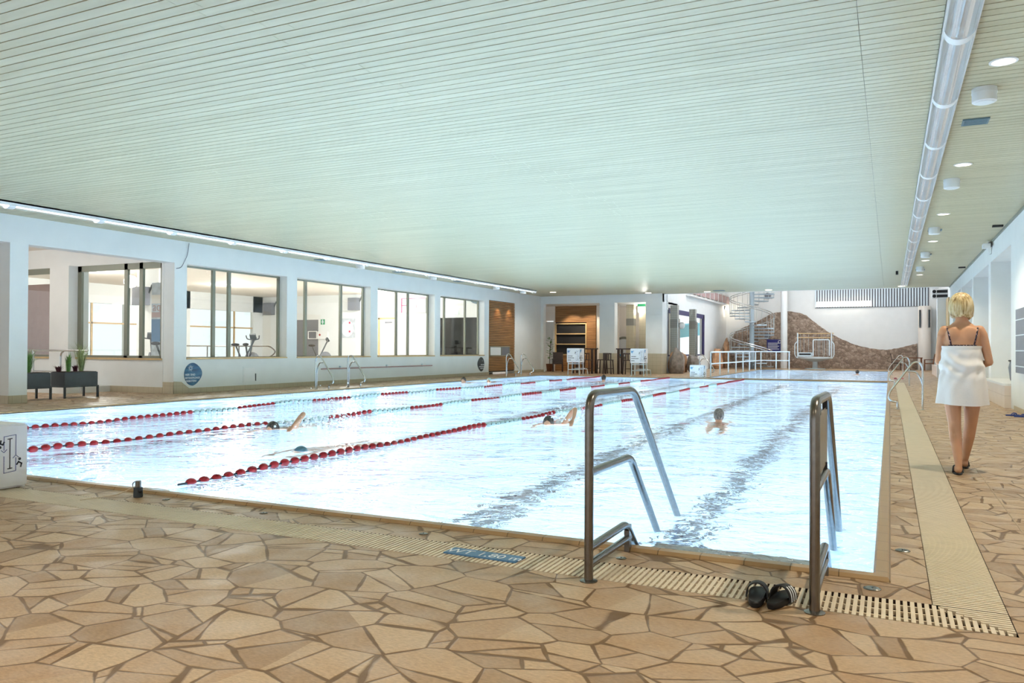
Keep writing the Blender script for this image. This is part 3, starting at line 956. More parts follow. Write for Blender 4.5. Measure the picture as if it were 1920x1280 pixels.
# ---------------------------------------------------------------- black slippers
def slipper(x, y, rz, label, stripes):
    t = thing('slipper', label, 'slipper', (x, y, 0.001), 'black slippers on the grating', rz)
    def outline(s, z):
        pts = []
        for k in range(28):
            a = 2 * PI * k / 28
            ly = 0.132 * math.sin(a)
            w = 0.041 + 0.009 * (ly / 0.132) + (-0.004 if abs(ly) < 0.03 else 0)
            pts.append(Vector((w * s * math.copysign(abs(math.cos(a)) ** 0.7, math.cos(a)), ly * s, z)))
        return pts
    sole = MB().loft([outline(0.96, 0.0), outline(1.0, 0.008), outline(1.02, 0.024), outline(0.97, 0.030), outline(0.80, 0.024)])
    o = link('sole', sole.mesh('sole', True), 'black'); o.parent = t
    mb = MB()
    rings = []
    for y0 in (-0.01, 0.02, 0.05, 0.08):
        ring, inner = [], []
        h = 0.075 - 0.18 * max(0, y0 - 0.01)
        for k in range(13):
            a = PI * k / 12
            ring.append((0.052 * math.cos(a), y0, 0.012 + h * math.sin(a) ** 0.8))
            inner.append((0.046 * math.cos(a), y0, 0.012 + (h - 0.006) * math.sin(a) ** 0.8))
        rings.append(ring + inner[::-1])
    mb.loft(rings)
    b = link('band', mb.mesh('band', True), 'black'); b.parent = t
    if stripes:
        for y0 in (0.0, 0.026, 0.052):
            mb = MB(); h = 0.075 - 0.18 * max(0, y0 - 0.01)
            mb.loft([[(0.0535 * math.cos(a), yy, 0.012 + (h + 0.0015) * math.sin(a) ** 0.8) for a in [PI * k / 24 for k in range(0, 9)]] for yy in (y0, y0 + 0.011)], cap=False, closed=False)
            st = link('stripe', mb.mesh('stripe'), 'print_white'); st.parent = b
    return t
slipper(-0.575, 3.93, math.radians(4), 'plain black slipper on the grating, next to the one showing white stripes', False)
slipper(-0.468, 3.935, math.radians(-14), 'black slipper with three white stripes showing on its band', True)

# ---------------------------------------------------------------- rope anchor post
t = thing('rope_anchor', 'small steel anchor post with a cord at the stone pool edge', 'rope anchor', (-5.42, 4.40, 0))
part('post', MB().cyl((-5.42, 4.40, 0), (-5.42, 4.40, 0.13), 0.022, 16), 'steel', t, True)
part('sleeve', MB().lathe((-5.42, 4.40, 0), [(0.001, 0), (0.034, 0), (0.036, 0.01), (0.034, 0.075), (0.025, 0.08), (0.001, 0.08)], 20), 'dark', t, True)
part('ring', MB().tube([(-5.45 - 0.035 * math.cos(a) , 4.40, 0.09 + 0.03 * math.sin(a)) for a in [2 * PI * k / 16 for k in range(17)]], 0.004, 6), 'steel', t, True)
part('knob', MB().ell((-5.38, 4.385, 0.055), 0.018, 0.018, 0.014), 'black', t, True)
part('cord', MB().tube([(-5.45, 4.40, 0.085), (-5.56, 4.33, 0.02), (-5.66, 4.22, 0.005), (-5.70, 4.10, 0.004)], 0.004, 6, 0.05), 'grate', t, True, label='pale cord')
part('cord', MB().tube([(-5.39, 4.42, 0.075), (-5.32, 4.52, 0.055), (-5.30, 4.6, 0.03)], 0.004, 6, 0.05), 'grate', t, True, label='pale cord')

# ---------------------------------------------------------------- printed foam covers of the starting blocks
def diagram(t, cx, O, X, Y, s, parent):
    """swim-in-a-loop diagram: loop, arrows, lane bar, two swimmers; O lower-left corner, X/Y face axes"""
    O, X, Y = Vector(O), Vector(X), Vector(Y); N = X.cross(Y)
    def bar(x0, y0, x1, y1, w, mat, mb):
        a, b = O + X * (x0 * s) + Y * (y0 * s), O + X * (x1 * s) + Y * (y1 * s)
        d = (b - a); l = d.length; d.normalize()
        mb.obox((a + b) / 2 + N * 0.001, d * (l / 2 + w * s / 2), N.cross(d) * (w * s / 2), N * 0.0012)
    lo = MB()
    bar(0, 0.08, 0, 0.5, 0.012, 0, lo); bar(0, 0.66, 0, 1.0, 0.012, 0, lo)
    bar(0, 1.0, 0.30, 1.03, 0.012, 0, lo); bar(0, 0.08, 0.30, 0.11, 0.012, 0, lo)
    bar(0.30, 0.11, 0.30, 0.44, 0.012, 0, lo); bar(0.30, 0.52, 0.30, 1.03, 0.012, 0, lo)
    bar(-0.07, 0.66, 0, 0.60, 0.012, 0, lo); bar(0.07, 0.67, 0, 0.60, 0.012, 0, lo)
    bar(0.23, 0.44, 0.30, 0.51, 0.012, 0, lo); bar(0.37, 0.45, 0.30, 0.51, 0.012, 0, lo)
    part('loop_arrow', lo, 'print_blue', parent)
    ib = MB()
    bar(0.15, 0.18, 0.15, 0.93, 0.022, 0, ib); bar(0.10, 0.93, 0.20, 0.94, 0.022, 0, ib); bar(0.10, 0.18, 0.20, 0.19, 0.022, 0, ib)
    part('lane_bar', ib, 'print_dark', parent)
    for sx, hx, hy, pts in ((1, -0.10, 0.74, ((-0.08, 0.90), (-0.09, 0.83), (-0.03, 0.80), (0.0, 0.86))), (1, 0.40, 0.40, ((0.33, 0.27), (0.37, 0.33), (0.45, 0.28), (0.43, 0.20)))):
        sw = MB()
        for (xa, ya), (xb, yb) in zip(pts, pts[1:]):
            bar(xa, ya, xb, yb, 0.035, 0, sw)
        ring = [O + X * ((hx + 0.036 * math.cos(a)) * s) + Y * ((hy + 0.036 * math.sin(a)) * s) + N * 0.0005 for a in [2 * PI * k / 14 for k in range(14)]]
        sw.prism(ring, N * 0.0015)
        part('swimmer_symbol', sw, 'print_dark', parent)
def logo(O, X, Y, s, parent):
    O, X, Y = Vector(O), Vector(X), Vector(Y); N = X.cross(Y)
    mb = MB()
    for x0, x1, y0 in ((0, 0.26, 0.15), (0.32, 0.52, 0.0), (0.58, 0.74, 0.25)):
        mb.prism([O + X * (x * s) + Y * (y * s) + N * 0.0005 for x, y in ((x0, 0.9), (x0 + 0.06, y0), (x1, y0 + 0.05), (x1 + 0.03, 0.9))], N * 0.0015)
    part('logo', mb, 'print_cyan', parent)
    mb = MB()
    mb.prism([O + X * (x * s) + Y * (y * s) + N * 0.0005 for x, y in ((0.86, 0.75), (1.05, 0.78), (1.02, 0.95), (0.84, 0.93))], N * 0.0015)
    part('logo_dot', mb, 'print_blue', parent)
def foam_cube(t, x0, x1, y0, y1, z0, z1):
    mb = MB(); mb.box(x0, x1, y0, y1, z0, z1)
    bmesh.ops.bevel(mb.b, geom=list(mb.b.edges), offset=0.015, segments=3, affect='EDGES')
    return part('cover', mb, 'foam', t, True)
def printed_face(t, c, O, X, Y, w, h, side=False):
    O, X, Y = Vector(O), Vector(X), Vector(Y); N = X.cross(Y)
    if not side:
        logo(O + X * (w * 0.06) + Y * (h * 0.66), X, Y, w * 0.2, c)
        diagram(t, 0, O + X * (w * 0.72) + Y * (h * 0.08), X, Y, h * 0.75, c)
    rows = ((0.45, 0.30), (0.32, 0.46), (0.17, 0.24)) if not side else ((0.45, 0.4), (0.32, 0.6), (0.17, 0.35))
    for yy, ww in rows:                                          # lines of small print, illegible at this size
        x = 0.08; mb = MB()
        while x < 0.08 + ww:
            l = R.uniform(0.03, 0.09)
            mb.obox(O + X * ((x + l / 2) * w) + Y * (yy * h) + N * 0.001, X * (l * w / 2), Y * (0.022 * h), N * 0.001)
            x += l + 0.02
        part('small_print', mb, 'print_dark', c)
    if side:
        logo(O + X * (w * 0.1) + Y * (h * 0.66), X, Y, w * 0.3, c)
# big one on the near end
t = thing('block_cover', 'big white foam block with a printed swimming loop diagram, at the near pool end', 'foam block', (-6.97, 4.02, 0))
c = foam_cube(t, -7.28, -6.66, 3.66, 4.305, 0.01, 0.545)
diagram(t, 0, (-6.66, 4.10, 0.115), (0, 1, 0), (0, 0, 1), 0.33, c)
text('lettering', 'N', 0.052, (-6.659, 4.045, 0.235), (0, 1, 0), (0, 0, 1), 'print_blue', c, 0.0008, 'RIGHT')
# three at the far end
def start_block(x, label):
    t = thing('starting_block', label, 'starting block', (x, 34.5, 0), 'starting blocks with printed covers at the far pool end')
    c = foam_cube(t, x - 0.36, x + 0.28, 34.22, 34.82, 0.58, 1.24)
    printed_face(t, c, (x - 0.36, 34.219, 0.58), (1, 0, 0), (0, 0, 1), 0.64, 0.66)
    printed_face(t, c, (x + 0.281, 34.22, 0.58), (0, 1, 0), (0, 0, 1), 0.6, 0.66, True)
    for lx in (-0.30, 0.24):
        for y in (34.26, 34.78):
            part('leg', MB().tube([(x + lx, y, 0.58), (x + lx * 1.05, y, 0.0)], 0.022, 10), 'white_metal', t, True)
    for y in (34.26, 34.78):
        for z in (0.52, 0.25):
            part('rung', MB().tube([(x - 0.31, y, z), (x + 0.25, y, z)], 0.018, 8), 'white_metal', t, True)
    part('step_board', MB().box(x - 0.22, x + 0.2, 34.85, 35.15, 0.28, 0.31), 'white_metal', t)
    part('step_frame', MB().tube([(x + 0.25, 34.78, 0.27), (x + 0.30, 35.15, 0.27), (x + 0.32, 35.2, 0.0)], 0.018, 8, 0.04), 'white_metal', t, True)
    return t
start_block(-13.22, 'white printed block on metal legs in front of the oak shelf alcove')
start_block(-10.16, 'white printed block on metal legs in front of the beige tiled pier')
t = thing('block_cover', 'white printed foam block standing low on the ledge between the two pools', 'foam block', (-7.2, 33.2, 0))
c = foam_cube(t, -7.56, -6.98, 32.98, 33.55, 0.01, 0.56)
printed_face(t, c, (-7.56, 32.979, 0.01), (1, 0, 0), (0, 0, 1), 0.58, 0.55)
printed_face(t, c, (-6.979, 32.98, 0.01), (0, 1, 0), (0, 0, 1), 0.57, 0.55, True)

# ---------------------------------------------------------------- lane ropes
def float_mesh(name):
    return MB().lathe((0, 0, 0), [(0.010, -0.050), (0.026, -0.044), (0.038, -0.024), (0.042, 0.0), (0.038, 0.024), (0.026, 0.044), (0.010, 0.050)], 14)
def orient(me):
    me.transform(Matrix.Rotation(PI / 2, 4, 'X')); me.shade_smooth(); return me
FR = orient(float_mesh('f').mesh('red_float')); FR.materials.append(M['red'])
FW = orient(float_mesh('f').mesh('white_float')); FW.materials.append(M['white_plastic'])
def lane_rope(pts, ystart, yred, label):
    t = thing('lane_rope', label, 'lane rope', (pts[0][0], pts[0][1], 0), 'lane ropes with red and pale floats')
    def at(y):
        for (xa, ya), (xb, yb) in zip(pts, pts[1:]):
            if ya <= y <= yb:
                return xa + (xb - xa) * (y - ya) / (yb - ya)
        return pts[-1][0]
    ys_ = [pts[0][1] + (pts[-1][1] - pts[0][1]) * k / 60 for k in range(61)]
    def zz(y): return 0.004 + 0.012 * math.sin(y * 1.9 + pts[0][0]) + 0.006 * math.sin(y * 4.3)
    part('cable', MB().tube([(at(y), y, zz(y)) for y in ys_], 0.010, 6), 'cable', t, True)
    y = ystart; k = 0
    rest = MB()
    restr = MB()
    while y < pts[-1][1] - 0.1:
        red = y < yred or int((y - yred) / 1.27) % 2 == 1 or y > pts[-1][1] - 4.0
        x = at(y)
        if k < 100:
            o = bpy.data.objects.new('float', FR if red else FW)
            COL.objects.link(o); o.parent = t
            o.location = Vector((x, y, zz(y))) - t.location
            o.rotation_euler = (R.uniform(-.06, .06), 0, R.uniform(-.06, .06))
            o['label'] = 'red float' if red else 'pale float'
        else:
            m = restr if red else rest
            m.loft([[(x + r * math.cos(a), y + d, zz(y) + r * math.sin(a)) for a in [2 * PI * q / 8 for q in range(8)]] for r, d in ((0.010, -0.050), (0.034, -0.03), (0.042, 0), (0.034, 0.03), (0.010, 0.050))])
        y += 0.156; k += 1
    o = part('float_string', restr, 'red', t, True, 'red floats at the far end'); o['kind'] = 'stuff'
    o = part('float_string', rest, 'white_plastic', t, True, 'pale floats at the far end'); o['kind'] = 'stuff'
    return t
lane_rope([(-11.30, 4.7), (-11.36, 7.4), (-11.49, 10.5), (-11.88, 13.3), (-11.84, 18), (-11.45, 22), (-11.4, 32.8)], 6.2, 10.5, 'lane rope closest to the white wall with windows')
lane_rope([(-8.85, 4.7), (-8.95, 6.3), (-8.77, 9.5), (-8.68, 13.7), (-8.64, 17), (-8.35, 32.8)], 5.2, 9.6, 'middle lane rope, crossing behind the splashing dark haired swimmer')
lane_rope([(-5.60, 4.95), (-5.64, 5.6), (-5.70, 11), (-5.59, 15), (-5.30, 32.8)], 5.10, 11.0, 'lane rope ending free in the water beyond the rope anchor')

# ---------------------------------------------------------------- pool ladder rails
def ladder_rail(xp, xf, y, label, group, second=None):
    t = thing('ladder_handrail', label, 'handrail', (xp, y, 0), group)
    s = 1 if xf > xp else -1
    part('rail', MB().tube([(xp, y, 0), (xp, y, 0.86), (xp + s * 0.05, y, 0.97), (xp + s * 0.17, y, 0.97), (xf + s * 0.10, y, 0.36), (xf + s * 0.13, y, 0.22), (xf + s * 0.05, y, 0.15), (xf - s * 0.04, y, 0.15), (xf - s * 0.04, y, 0.0)], 0.021, 10, 0.09), 'steel_light', t, True)
    part('inner_rail', MB().tube([(xp, y + 0.06, 0), (xp, y + 0.06, 0.58), (xp + s * 0.12, y + 0.03, 0.78), (xp + s * 0.27, y, 0.78)], 0.019, 10, 0.12), 'steel_light', t, True)
    for x in (xp, xf - s * 0.04):
        part('base_flange', MB().lathe((x, y, 0), [(0.001, 0), (0.05, 0), (0.05, 0.008), (0.026, 0.014), (0.001, 0.014)], 16), 'steel_light', t, True)
    return t
g = 'bent steel ladder handrails'
ladder_rail(-14.98, -14.46, 18.1, 'bent steel ladder handrail by the long white wall, below the second window', g)
ladder_rail(-14.98, -14.46, 19.6, 'bent steel ladder handrail by the long white wall, just before the wall pole starts', g)
ladder_rail(-14.95, -14.46, 30.6, 'bent steel ladder handrail in front of the oak slat panel', g)
ladder_rail(-14.95, -14.46, 32.1, 'bent steel ladder handrail between the oak slat panel and the alcove', g)
ladder_rail(0.60, 0.10, 18.0, 'bent steel ladder handrail nearest the woman on the walkway', g)
ladder_rail(0.60, 0.10, 30.3, 'bent steel ladder handrail before the ledge between the two pools', g)
ladder_rail(0.58, 0.06, 43.0, 'bent steel ladder handrail at the second pool, in front of the brown chairs', g)
ladder_rail(-7.95, -7.40, 36.6, 'bent steel ladder handrail behind the low printed block', g)

# ---------------------------------------------------------------- railing round the second pool
t = thing('pool_railing', 'pale metal railing along two sides of the second pool', 'railing', (-7.35, 36.0, 0))
path = [(-7.35, 36.2), (-7.2, 50.6), (-5.5, 50.7)]
part('top_rail', MB().tube([(x, y, 1.10) for x, y in path], 0.035, 8, 0.3), 'white_metal', t, True)
part('middle_rail', MB().tube([(x, y, 0.56) for x, y in path], 0.032, 8, 0.3), 'white_metal', t, True)
for x, y in [(-7.35 + 0.15 * k / 7, 36.2 + 14.4 * (k / 7)) for k in range(8)] + [(-6.3, 50.65), (-5.55, 50.7)]:
    part('post', MB().cyl((x, y, 0), (x, y, 1.1), 0.035, 8), 'white_metal', t, True)

# ---------------------------------------------------------------- basket platform
px, py = -4.3, 53.6
t = thing('platform', 'white railed platform on a short pedestal before the rubble stone wall', 'platform', (px, py, 0))
part('pedestal', MB().lathe((px, py, 0), [(0.001, 0), (0.62, 0), (0.62, 0.05), (0.16, 0.08), (0.15, 0.5), (0.001, 0.5)], 20), 'white_metal', t, True)
part('tray', MB().lathe((px, py, 0), [(0.001, 0.46), (0.25, 0.48), (1.05, 0.68), (1.08, 0.78), (0.001, 0.78)], 28), 'white_metal', t, True)
part('seat_box', MB().box(px - 1.0, px - 0.15, py - 0.6, py + 0.2, 0.80, 1.06), 'white_metal', t)
part('seat_slot', MB().box(px - 0.9, px - 0.2, py - 0.62, py - 0.6, 0.90, 1.0), 'black', t)
for z in (2.28, 2.02):
    part('hoop', MB().tube([(px + 1.08 * math.cos(a), py + 0.9 * math.sin(a), z) for a in [-0.5 + (PI + 1.0) * k / 20 for k in range(21)]], 0.03, 8), 'sill', t, True)
for k in range(14):
    a = -0.4 + (PI + 0.8) * k / 13
    part('baluster', MB().cyl((px + 1.06 * math.cos(a), py + 0.9 * math.sin(a), 0.78), (px + 1.06 * math.cos(a), py + 0.9 * math.sin(a), 2.28), 0.016, 6), 'steel_light', t, True)
for s in (-1, 1):
    part('corner_post', MB().cyl((px + s * 1.0, py - 0.55, 0.7), (px + s * 1.0, py - 0.55, 2.3), 0.035, 8), 'white_metal', t, True)
    part('side_handle', MB().tube([(px + s * 1.0, py - 0.55, 1.78), (px + s * 1.16, py - 0.6, 1.6), (px + s * 1.16, py - 0.6, 0.9), (px + s * 1.05, py - 0.5, 0.72)], 0.028, 8, 0.1), 'white_metal', t, True)
gt = part('gate', MB().tube([(px - 0.05, py - 0.8, 0.86), (px - 0.05, py - 0.8, 1.86), (px + 0.9, py - 0.8, 1.86), (px + 0.9, py - 0.8, 0.86)], 0.032, 8, 0.1), 'white_metal', t, True)
for k in range(6):
    x = px + 0.1 + 0.13 * k
    part('bar', MB().cyl((x, py - 0.8, 0.9), (x, py - 0.8, 1.86), 0.012, 6), 'steel_light', gt, True)

# ---------------------------------------------------------------- spiral stair
cx, cyy, rad = -8.0, 52.3, 1.4
t = thing('spiral_stair', 'pale metal spiral stair with round handrails climbing beside the rubble wall', 'spiral stair', (cx, cyy, 0))
part('centre_post', MB().cyl((cx, cyy, 0), (cx, cyy, 8), 0.15, 20), 'stair_metal', t, True)
nst, rise, step_a = 26, 0.20, math.radians(30)
a0 = math.radians(-25)
def sp(k, r, z=0): a = a0 - step_a * k; return (cx + r * math.cos(a), cyy + r * math.sin(a), rise * (k + 1) + z)
for k in range(nst):
    a = a0 - step_a * k; w = math.radians(14)
    z = rise * (k + 1)
    poly = [(cx + 0.12 * math.cos(a - w), cyy + 0.12 * math.sin(a - w), z), (cx + rad * math.cos(a - w), cyy + rad * math.sin(a - w), z),
            (cx + rad * math.cos(a + w), cyy + rad * math.sin(a + w), z), (cx + 0.12 * math.cos(a + w), cyy + 0.12 * math.sin(a + w), z)]
    part('tread', MB().prism(poly, (0, 0, -0.07)), 'stair_metal', t)
    for q in (0, 0.5):
        p0 = sp(k + q, rad - 0.03, -0.1); p1 = sp(k + q, rad - 0.03, 0.95)
        part('baluster', MB().cyl(p0, p1, 0.014, 6), 'steel_light', t, True)
for dz, rr in ((0.97, 0.032), (0.84, 0.024)):
    part('handrail', MB().tube([sp(k * 0.25, rad, dz) for k in range(-2, nst * 4)], rr, 8), 'steel_light', t, True)

# blue sign on the stone facing
t = thing('blue_notice', 'blue notice with pale lines and a round emblem on the rubble wall behind the stair', 'sign', (-7.0, 55.82, 1.5))
part('board', MB().box(-7.55, -6.55, 55.80, 55.862, 1.10, 1.92), 'navy', t)
mb = MB()
for k in range(5):
    mb.box(-7.48, -6.75 - 0.1 * (k % 2), 55.79, 55.80, 1.25 + 0.1 * k, 1.29 + 0.1 * k)
part('text_lines', mb, 'print_white', t)
part('emblem', MB().tube([(-6.72 + 0.09 * math.cos(a), 55.79, 1.76 + 0.09 * math.sin(a)) for a in [2 * PI * k / 16 for k in range(17)]], 0.02, 6), 'print_white', t)
for z, yb, lb in ((4.9, 0.005, 'round dark sign high on the wall behind the spiral stair'), (2.15, 0.14, 'round dark sign on the rubble wall above the blue notice')):
    t = solid('round_sign', MB().cyl((-7.5, FY - 0.2, z), (-7.5, FY - yb, z), 0.2, 20), 'grey_panel', lb, 'sign')
# wall lamp of the hall
t = thing('wall_lamp', 'small glowing lamp on the wall above the spiral stair side', 'lamp', (HX + 0.05, 55.3, 4.05))
part('bracket', MB().box(HX, HX + 0.06, 55.2, 55.4, 4.0, 4.3), 'dark', t)
part('shade', MB().ell((HX + 0.16, 55.3, 4.05), 0.11, 0.11, 0.13), 'lampglow', t, True)
lamp('wall_lamp_light', 'POINT', (HX + 0.35, 55.2, 4.0), 12, WARM, 0.05)
# gallery railing high on the hall wall
t = thing('gallery', 'white gallery edge with railing panels high on the hall wall', 'gallery', (HX, 50, 4.3))
part('slab', MB().box(HX, HX + 0.25, 44.0, 55.6, 4.22, 4.30), 'white', t)
for k in range(9):
    y = 44.4 + 1.3 * k
    part('panel', MB().box(HX + 0.20, HX + 0.23, y, y + 1.05, 4.38, 4.85), 'redbrown', t)
    part('post', MB().box(HX + 0.18, HX + 0.24, y + 1.1, y + 1.16, 4.3, 4.95), 'white', t)
part('handrail', MB().box(HX + 0.18, HX + 0.24, 44.0, 55.6, 4.92, 4.98), 'white', t)
# tiled hall columns
for (x, y, w, zt, lb) in ((-10.0, 40.2, 0.36, 3.48, 'grey mosaic pillar carrying the round white lamp'), (-9.6, 42.6, 0.33, 3.38, 'grey mosaic pillar standing deeper in, by the turquoise band')):
    c = solid('mosaic_pillar', MB().box(x - w / 2, x + w / 2, y - w / 2, y + w / 2, 0, zt), 'tile_grey', lb, 'pillar', 'grey mosaic pillars')
    part('band', MB().box(x - w / 2 - 0.006, x + w / 2 + 0.006, y - w / 2 - 0.006, y + w / 2 + 0.006, 2.32, 2.75), 'tile_greydark', c, label='dark band')
    part('edge_strip', MB().box(x + w / 2, x + w / 2 + 0.06, y - w / 2, y + w / 2, 0, zt - 0.7), 'steel_light', c)
t = thing('globe_lamp', 'round white lamp on the side of the grey mosaic pillar', 'lamp', (-9.68, 40.2, 2.5))
part('globe', MB().ell((-9.62, 40.15, 2.44), 0.17, 0.10, 0.18), 'white', t, True)
part('arm', MB().box(-9.80, -9.6, 40.18, 40.22, 2.5, 2.54), 'steel', t)
# rocks
def rock(x, y, sx, sy, sz, mat, lb, seed, lean=0.0):
    def f(p):
        d = noise.noise(Vector((p.x * 3 / sx, p.y * 3 / sy, p.z * 3 / sz)) * 0.45 + Vector((seed, 0, 0)))
        q = p * (1 + 0.35 * d)
        q.x += lean * q.z
        return q
    return solid('rock', MB().ell((x, y, sz * 0.72), sx, sy, sz, 16, 11, f), mat, lb, 'rock', 'rocks at the foot of the mosaic pillars')
rock(-9.62, 39.1, 0.38, 0.4, 0.72, 'rock', 'tall pointed grey rock in front of the first mosaic pillar', 1.3, 0.05)
rock(-9.98, 39.66, 0.19, 0.25, 0.6, 'orange_rock', 'ochre rock half hidden behind the pointed grey rock', 4.0)
rock(-9.35, 41.7, 0.38, 0.4, 0.5, 'rock', 'grey sloping rock in front of the second mosaic pillar', 7.7, -0.2)
rock(-9.98, 42.0, 0.24, 0.3, 0.62, 'orange_rock', 'ochre rock between the two mosaic pillars', 9.1)
rock(-9.85, 41.15, 0.18, 0.2, 0.36, 'orange_rock', 'small ochre stone in front of the sloping grey rock', 3.1)
rock(-9.72, 52.9, 0.18, 0.5, 1.1, 'orange_rock', 'upright ochre stone slab beside the spiral stair', 5.2)
rock(-9.90, 51.0, 0.3, 0.9, 0.75, 'orange_rock', 'long ochre boulder behind the pool railing, against the white wall', 6.4)
# outdoors: slide trough seen through the hall window
t = thing('water_slide', 'turquoise slide trough outside the dark framed hall window', 'slide', (-13.5, 49, 0))
part('trough', MB().loft([[(-13.5 - 0.3 * math.cos(a) * 1.6, y, 2.1 + (46 - y) * -0.045 + 0.9 * abs(math.cos(a)) - 0.5) for a in [PI * k / 10 for k in range(11)]] + [(-13.5 + 0.28 * math.cos(a) * 1.6, y, 2.16 + (46 - y) * -0.045 + 0.9 * abs(math.cos(a)) - 0.5) for a in [PI * k / 10 for k in range(11)]] for y in (43, 50, 60, 74)]), 'turquoise', t, True)
for y in (44.0, 54.0, 64.0):
    part('support', MB().cyl((-13.5, y, 0), (-13.5, y, 1.6 - (46 - y) * 0.045), 0.08, 8), 'white_metal', t, True)
struct('floor_outside', MB().box(-60, HX - 0.3, 38.4, 70, -0.06, -0.01), 'plaster_warm')

# tables and chairs at the back
def back_table(x, y, lb):
    t = thing('wooden_table', lb, 'table', (x, y, 0))
    part('tabletop', MB().box(x - 0.55, x + 0.55, y - 0.4, y + 0.4, 0.74, 0.79), 'brownwood', t)
    for sx in (-.48, .48):
        for sy in (-.33, .33):
            part('leg', MB().box(x + sx - .04, x + sx + .04, y + sy - .04, y + sy + .04, 0, 0.74), 'brownwood', t)
def back_chair(x, y, rz, lb, mat='brownwood', g='brown chairs under the slotted pier'):
    t = thing('armchair', lb, 'chair', (x, y, 0), g, rz)
    def P(n, mb):
        o = link(n, mb.mesh(n), mat); o.parent = t
    P('seat', MB().box(-0.27, 0.27, -0.27, 0.25, 0.40, 0.46))
    P('backrest', MB().obox((0, 0.27, 0.74), (0.27, 0, 0), (0, 0.025, 0), (0, 0.05, 0.29)))
    for sx in (-.25, .25):
        P('armrest', MB().box(sx - .035, sx + .035, -0.27, 0.27, 0.64, 0.68))
        for sy in (-.24, .23):
            P('leg', MB().box(sx - .03, sx + .03, sy - .03, sy + .03, 0, 0.66 if sy < 0 else 0.5))
    return t
back_table(1.25, 54.4, 'brown wooden table between two chairs under the slotted pier')
back_chair(0.35, 54.3, PI / 2, 'dark brown armchair beside the wooden table, seen behind the ladder rails', 'darkwood')
back_chair(2.15, 54.3, -PI / 2, 'brown armchair beside the wooden table, next to the orange lit reveal')
back_chair(-15.95, 38.9, math.radians(20), 'dark woven armchair standing in the alcove by the shelf unit', 'darkwood', 'alcove seating')
def bar_table(x, y, w, lb):
    t = thing('bar_table', lb, 'bar table', (x, y, 0), 'dark bar tables')
    part('tabletop', MB().box(x - w / 2, x + w / 2, y - 0.35, y + 0.35, 1.19, 1.25), 'darkwood', t)
    for sx in (-1, 1):
        for sy in (-.27, .27):
            part('leg', MB().box(x + sx * (w / 2 - .1) - .05, x + sx * (w / 2 - .1) + .05, y + sy - .05, y + sy + .05, 0, 1.19), 'darkwood', t)
bar_table(-13.70, 36.9, 1.2, 'dark high bar table behind the printed block by the alcove')
bar_table(-11.30, 36.9, 1.3, 'dark high bar table in front of the porthole wall')
def bar_stool(x, y, rz, lb):
    t = thing('bar_stool', lb, 'bar stool', (x, y, 0), 'dark bar stools', rz)
    def P(n, mb, m='darkwood'):
        o = link(n, mb.mesh(n), m); o.parent = t
    P('seat', MB().box(-0.2, 0.2, -0.2, 0.2, 0.66, 0.70))
    for sx in (-.17, .17):
        for sy in (-.17, .17):
            P('leg', MB().obox((sx * 1.08, sy * 1.08, 0.34), (.022, 0, 0), (0, .022, 0), (-sx * 0.1, -sy * 0.1, 0.34)))
    for sx in (-.18, -.06, .06, .18):
        P('back_slat', MB().box(sx - .025, sx + .025, 0.17, 0.20, 0.70, 0.98))
    P('back_rail', MB().box(-0.21, 0.21, 0.165, 0.205, 0.96, 1.02))
    P('footrest', MB().box(-.19, .19, -.20, -.17, 0.25, 0.28))
    return t
bar_stool(-13.30, 36.15, PI, 'dark slatted bar stool right beside the printed block by the alcove')
bar_stool(-12.80, 37.0, -PI / 2, 'dark bar stool between the alcove bar table and the beige tiled pier')
bar_stool(-12.25, 36.3, PI, 'dark bar stool at the porthole bar table, beside the beige tiled pier')
bar_stool(-11.25, 36.25, PI, 'dark bar stool at the porthole bar table, partly behind the second printed block')
# porthole, exit sign, plant
t = thing('porthole', 'round porthole with white and turquoise view behind the bar table', 'porthole', (-13.2, 41.75, 1.2))
part('rim', MB().tube([(-13.2 + 0.55 * math.cos(a), 41.72, 1.3 + 0.55 * math.sin(a)) for a in [2 * PI * k / 32 for k in range(33)]], 0.06, 8), 'frame', t, True)
part('disc', MB().cyl((-13.2, 41.72, 1.3), (-13.2, 41.75, 1.3), 0.55, 36), 'print_white', t)
part('band', MB().prism([(-13.2 + 0.52 * math.cos(a), 41.715, 1.3 + 0.52 * math.sin(a)) for a in [-1.2 + 2.0 * k / 12 for k in range(13)]], (0, -0.01, 0)), 'turquoise', t)
part('band', MB().prism([(-13.2 + 0.52 * math.cos(a), 41.712, 1.3 + 0.52 * math.sin(a)) for a in [PI + 0.1 + 1.4 * k / 12 for k in range(13)]], (0, -0.01, 0)), 'print_cyan', t)
t = thing('exit_sign', 'green topped glowing exit sign above the tiled pillar', 'sign', (-11.3, 39.7, 3.2))
part('box', MB().box(-11.78, -11.40, 39.6, 39.68, 3.12, 3.42), 'exitglow', t)
part('header', MB().box(-11.79, -11.39, 39.59, 39.69, 3.42, 3.549), 'green', t)
t = thing('potted_plant', 'dark leafed potted plant half hidden by the alcove edge', 'plant', (-16.6, 39.3, 0))
part('pot', MB().lathe((-16.6, 39.3, 0), [(0.001, 0), (0.14, 0), (0.19, 0.4), (0.17, 0.4), (0.001, 0.36)], 18), 'brownwood', t, True)
part('stem', MB().tube([(-16.6, 39.3, 0.36), (-16.58, 39.3, 1.1), (-16.5, 39.28, 1.75)], 0.015, 6), 'darkwood', t, True)
mb = MB()
for k in range(24):
    z = 0.6 + 1.2 * k / 24; a = k * 2.4
    d = Vector((math.cos(a), math.sin(a), 0.3)); c0 = Vector((-16.58, 39.3, z))
    mb.prism([c0, c0 + d * 0.12 + Vector((-d.y, d.x, 0)) * 0.05, c0 + d * 0.30, c0 + d * 0.12 - Vector((-d.y, d.x, 0)) * 0.05], (0, 0, 0.006))
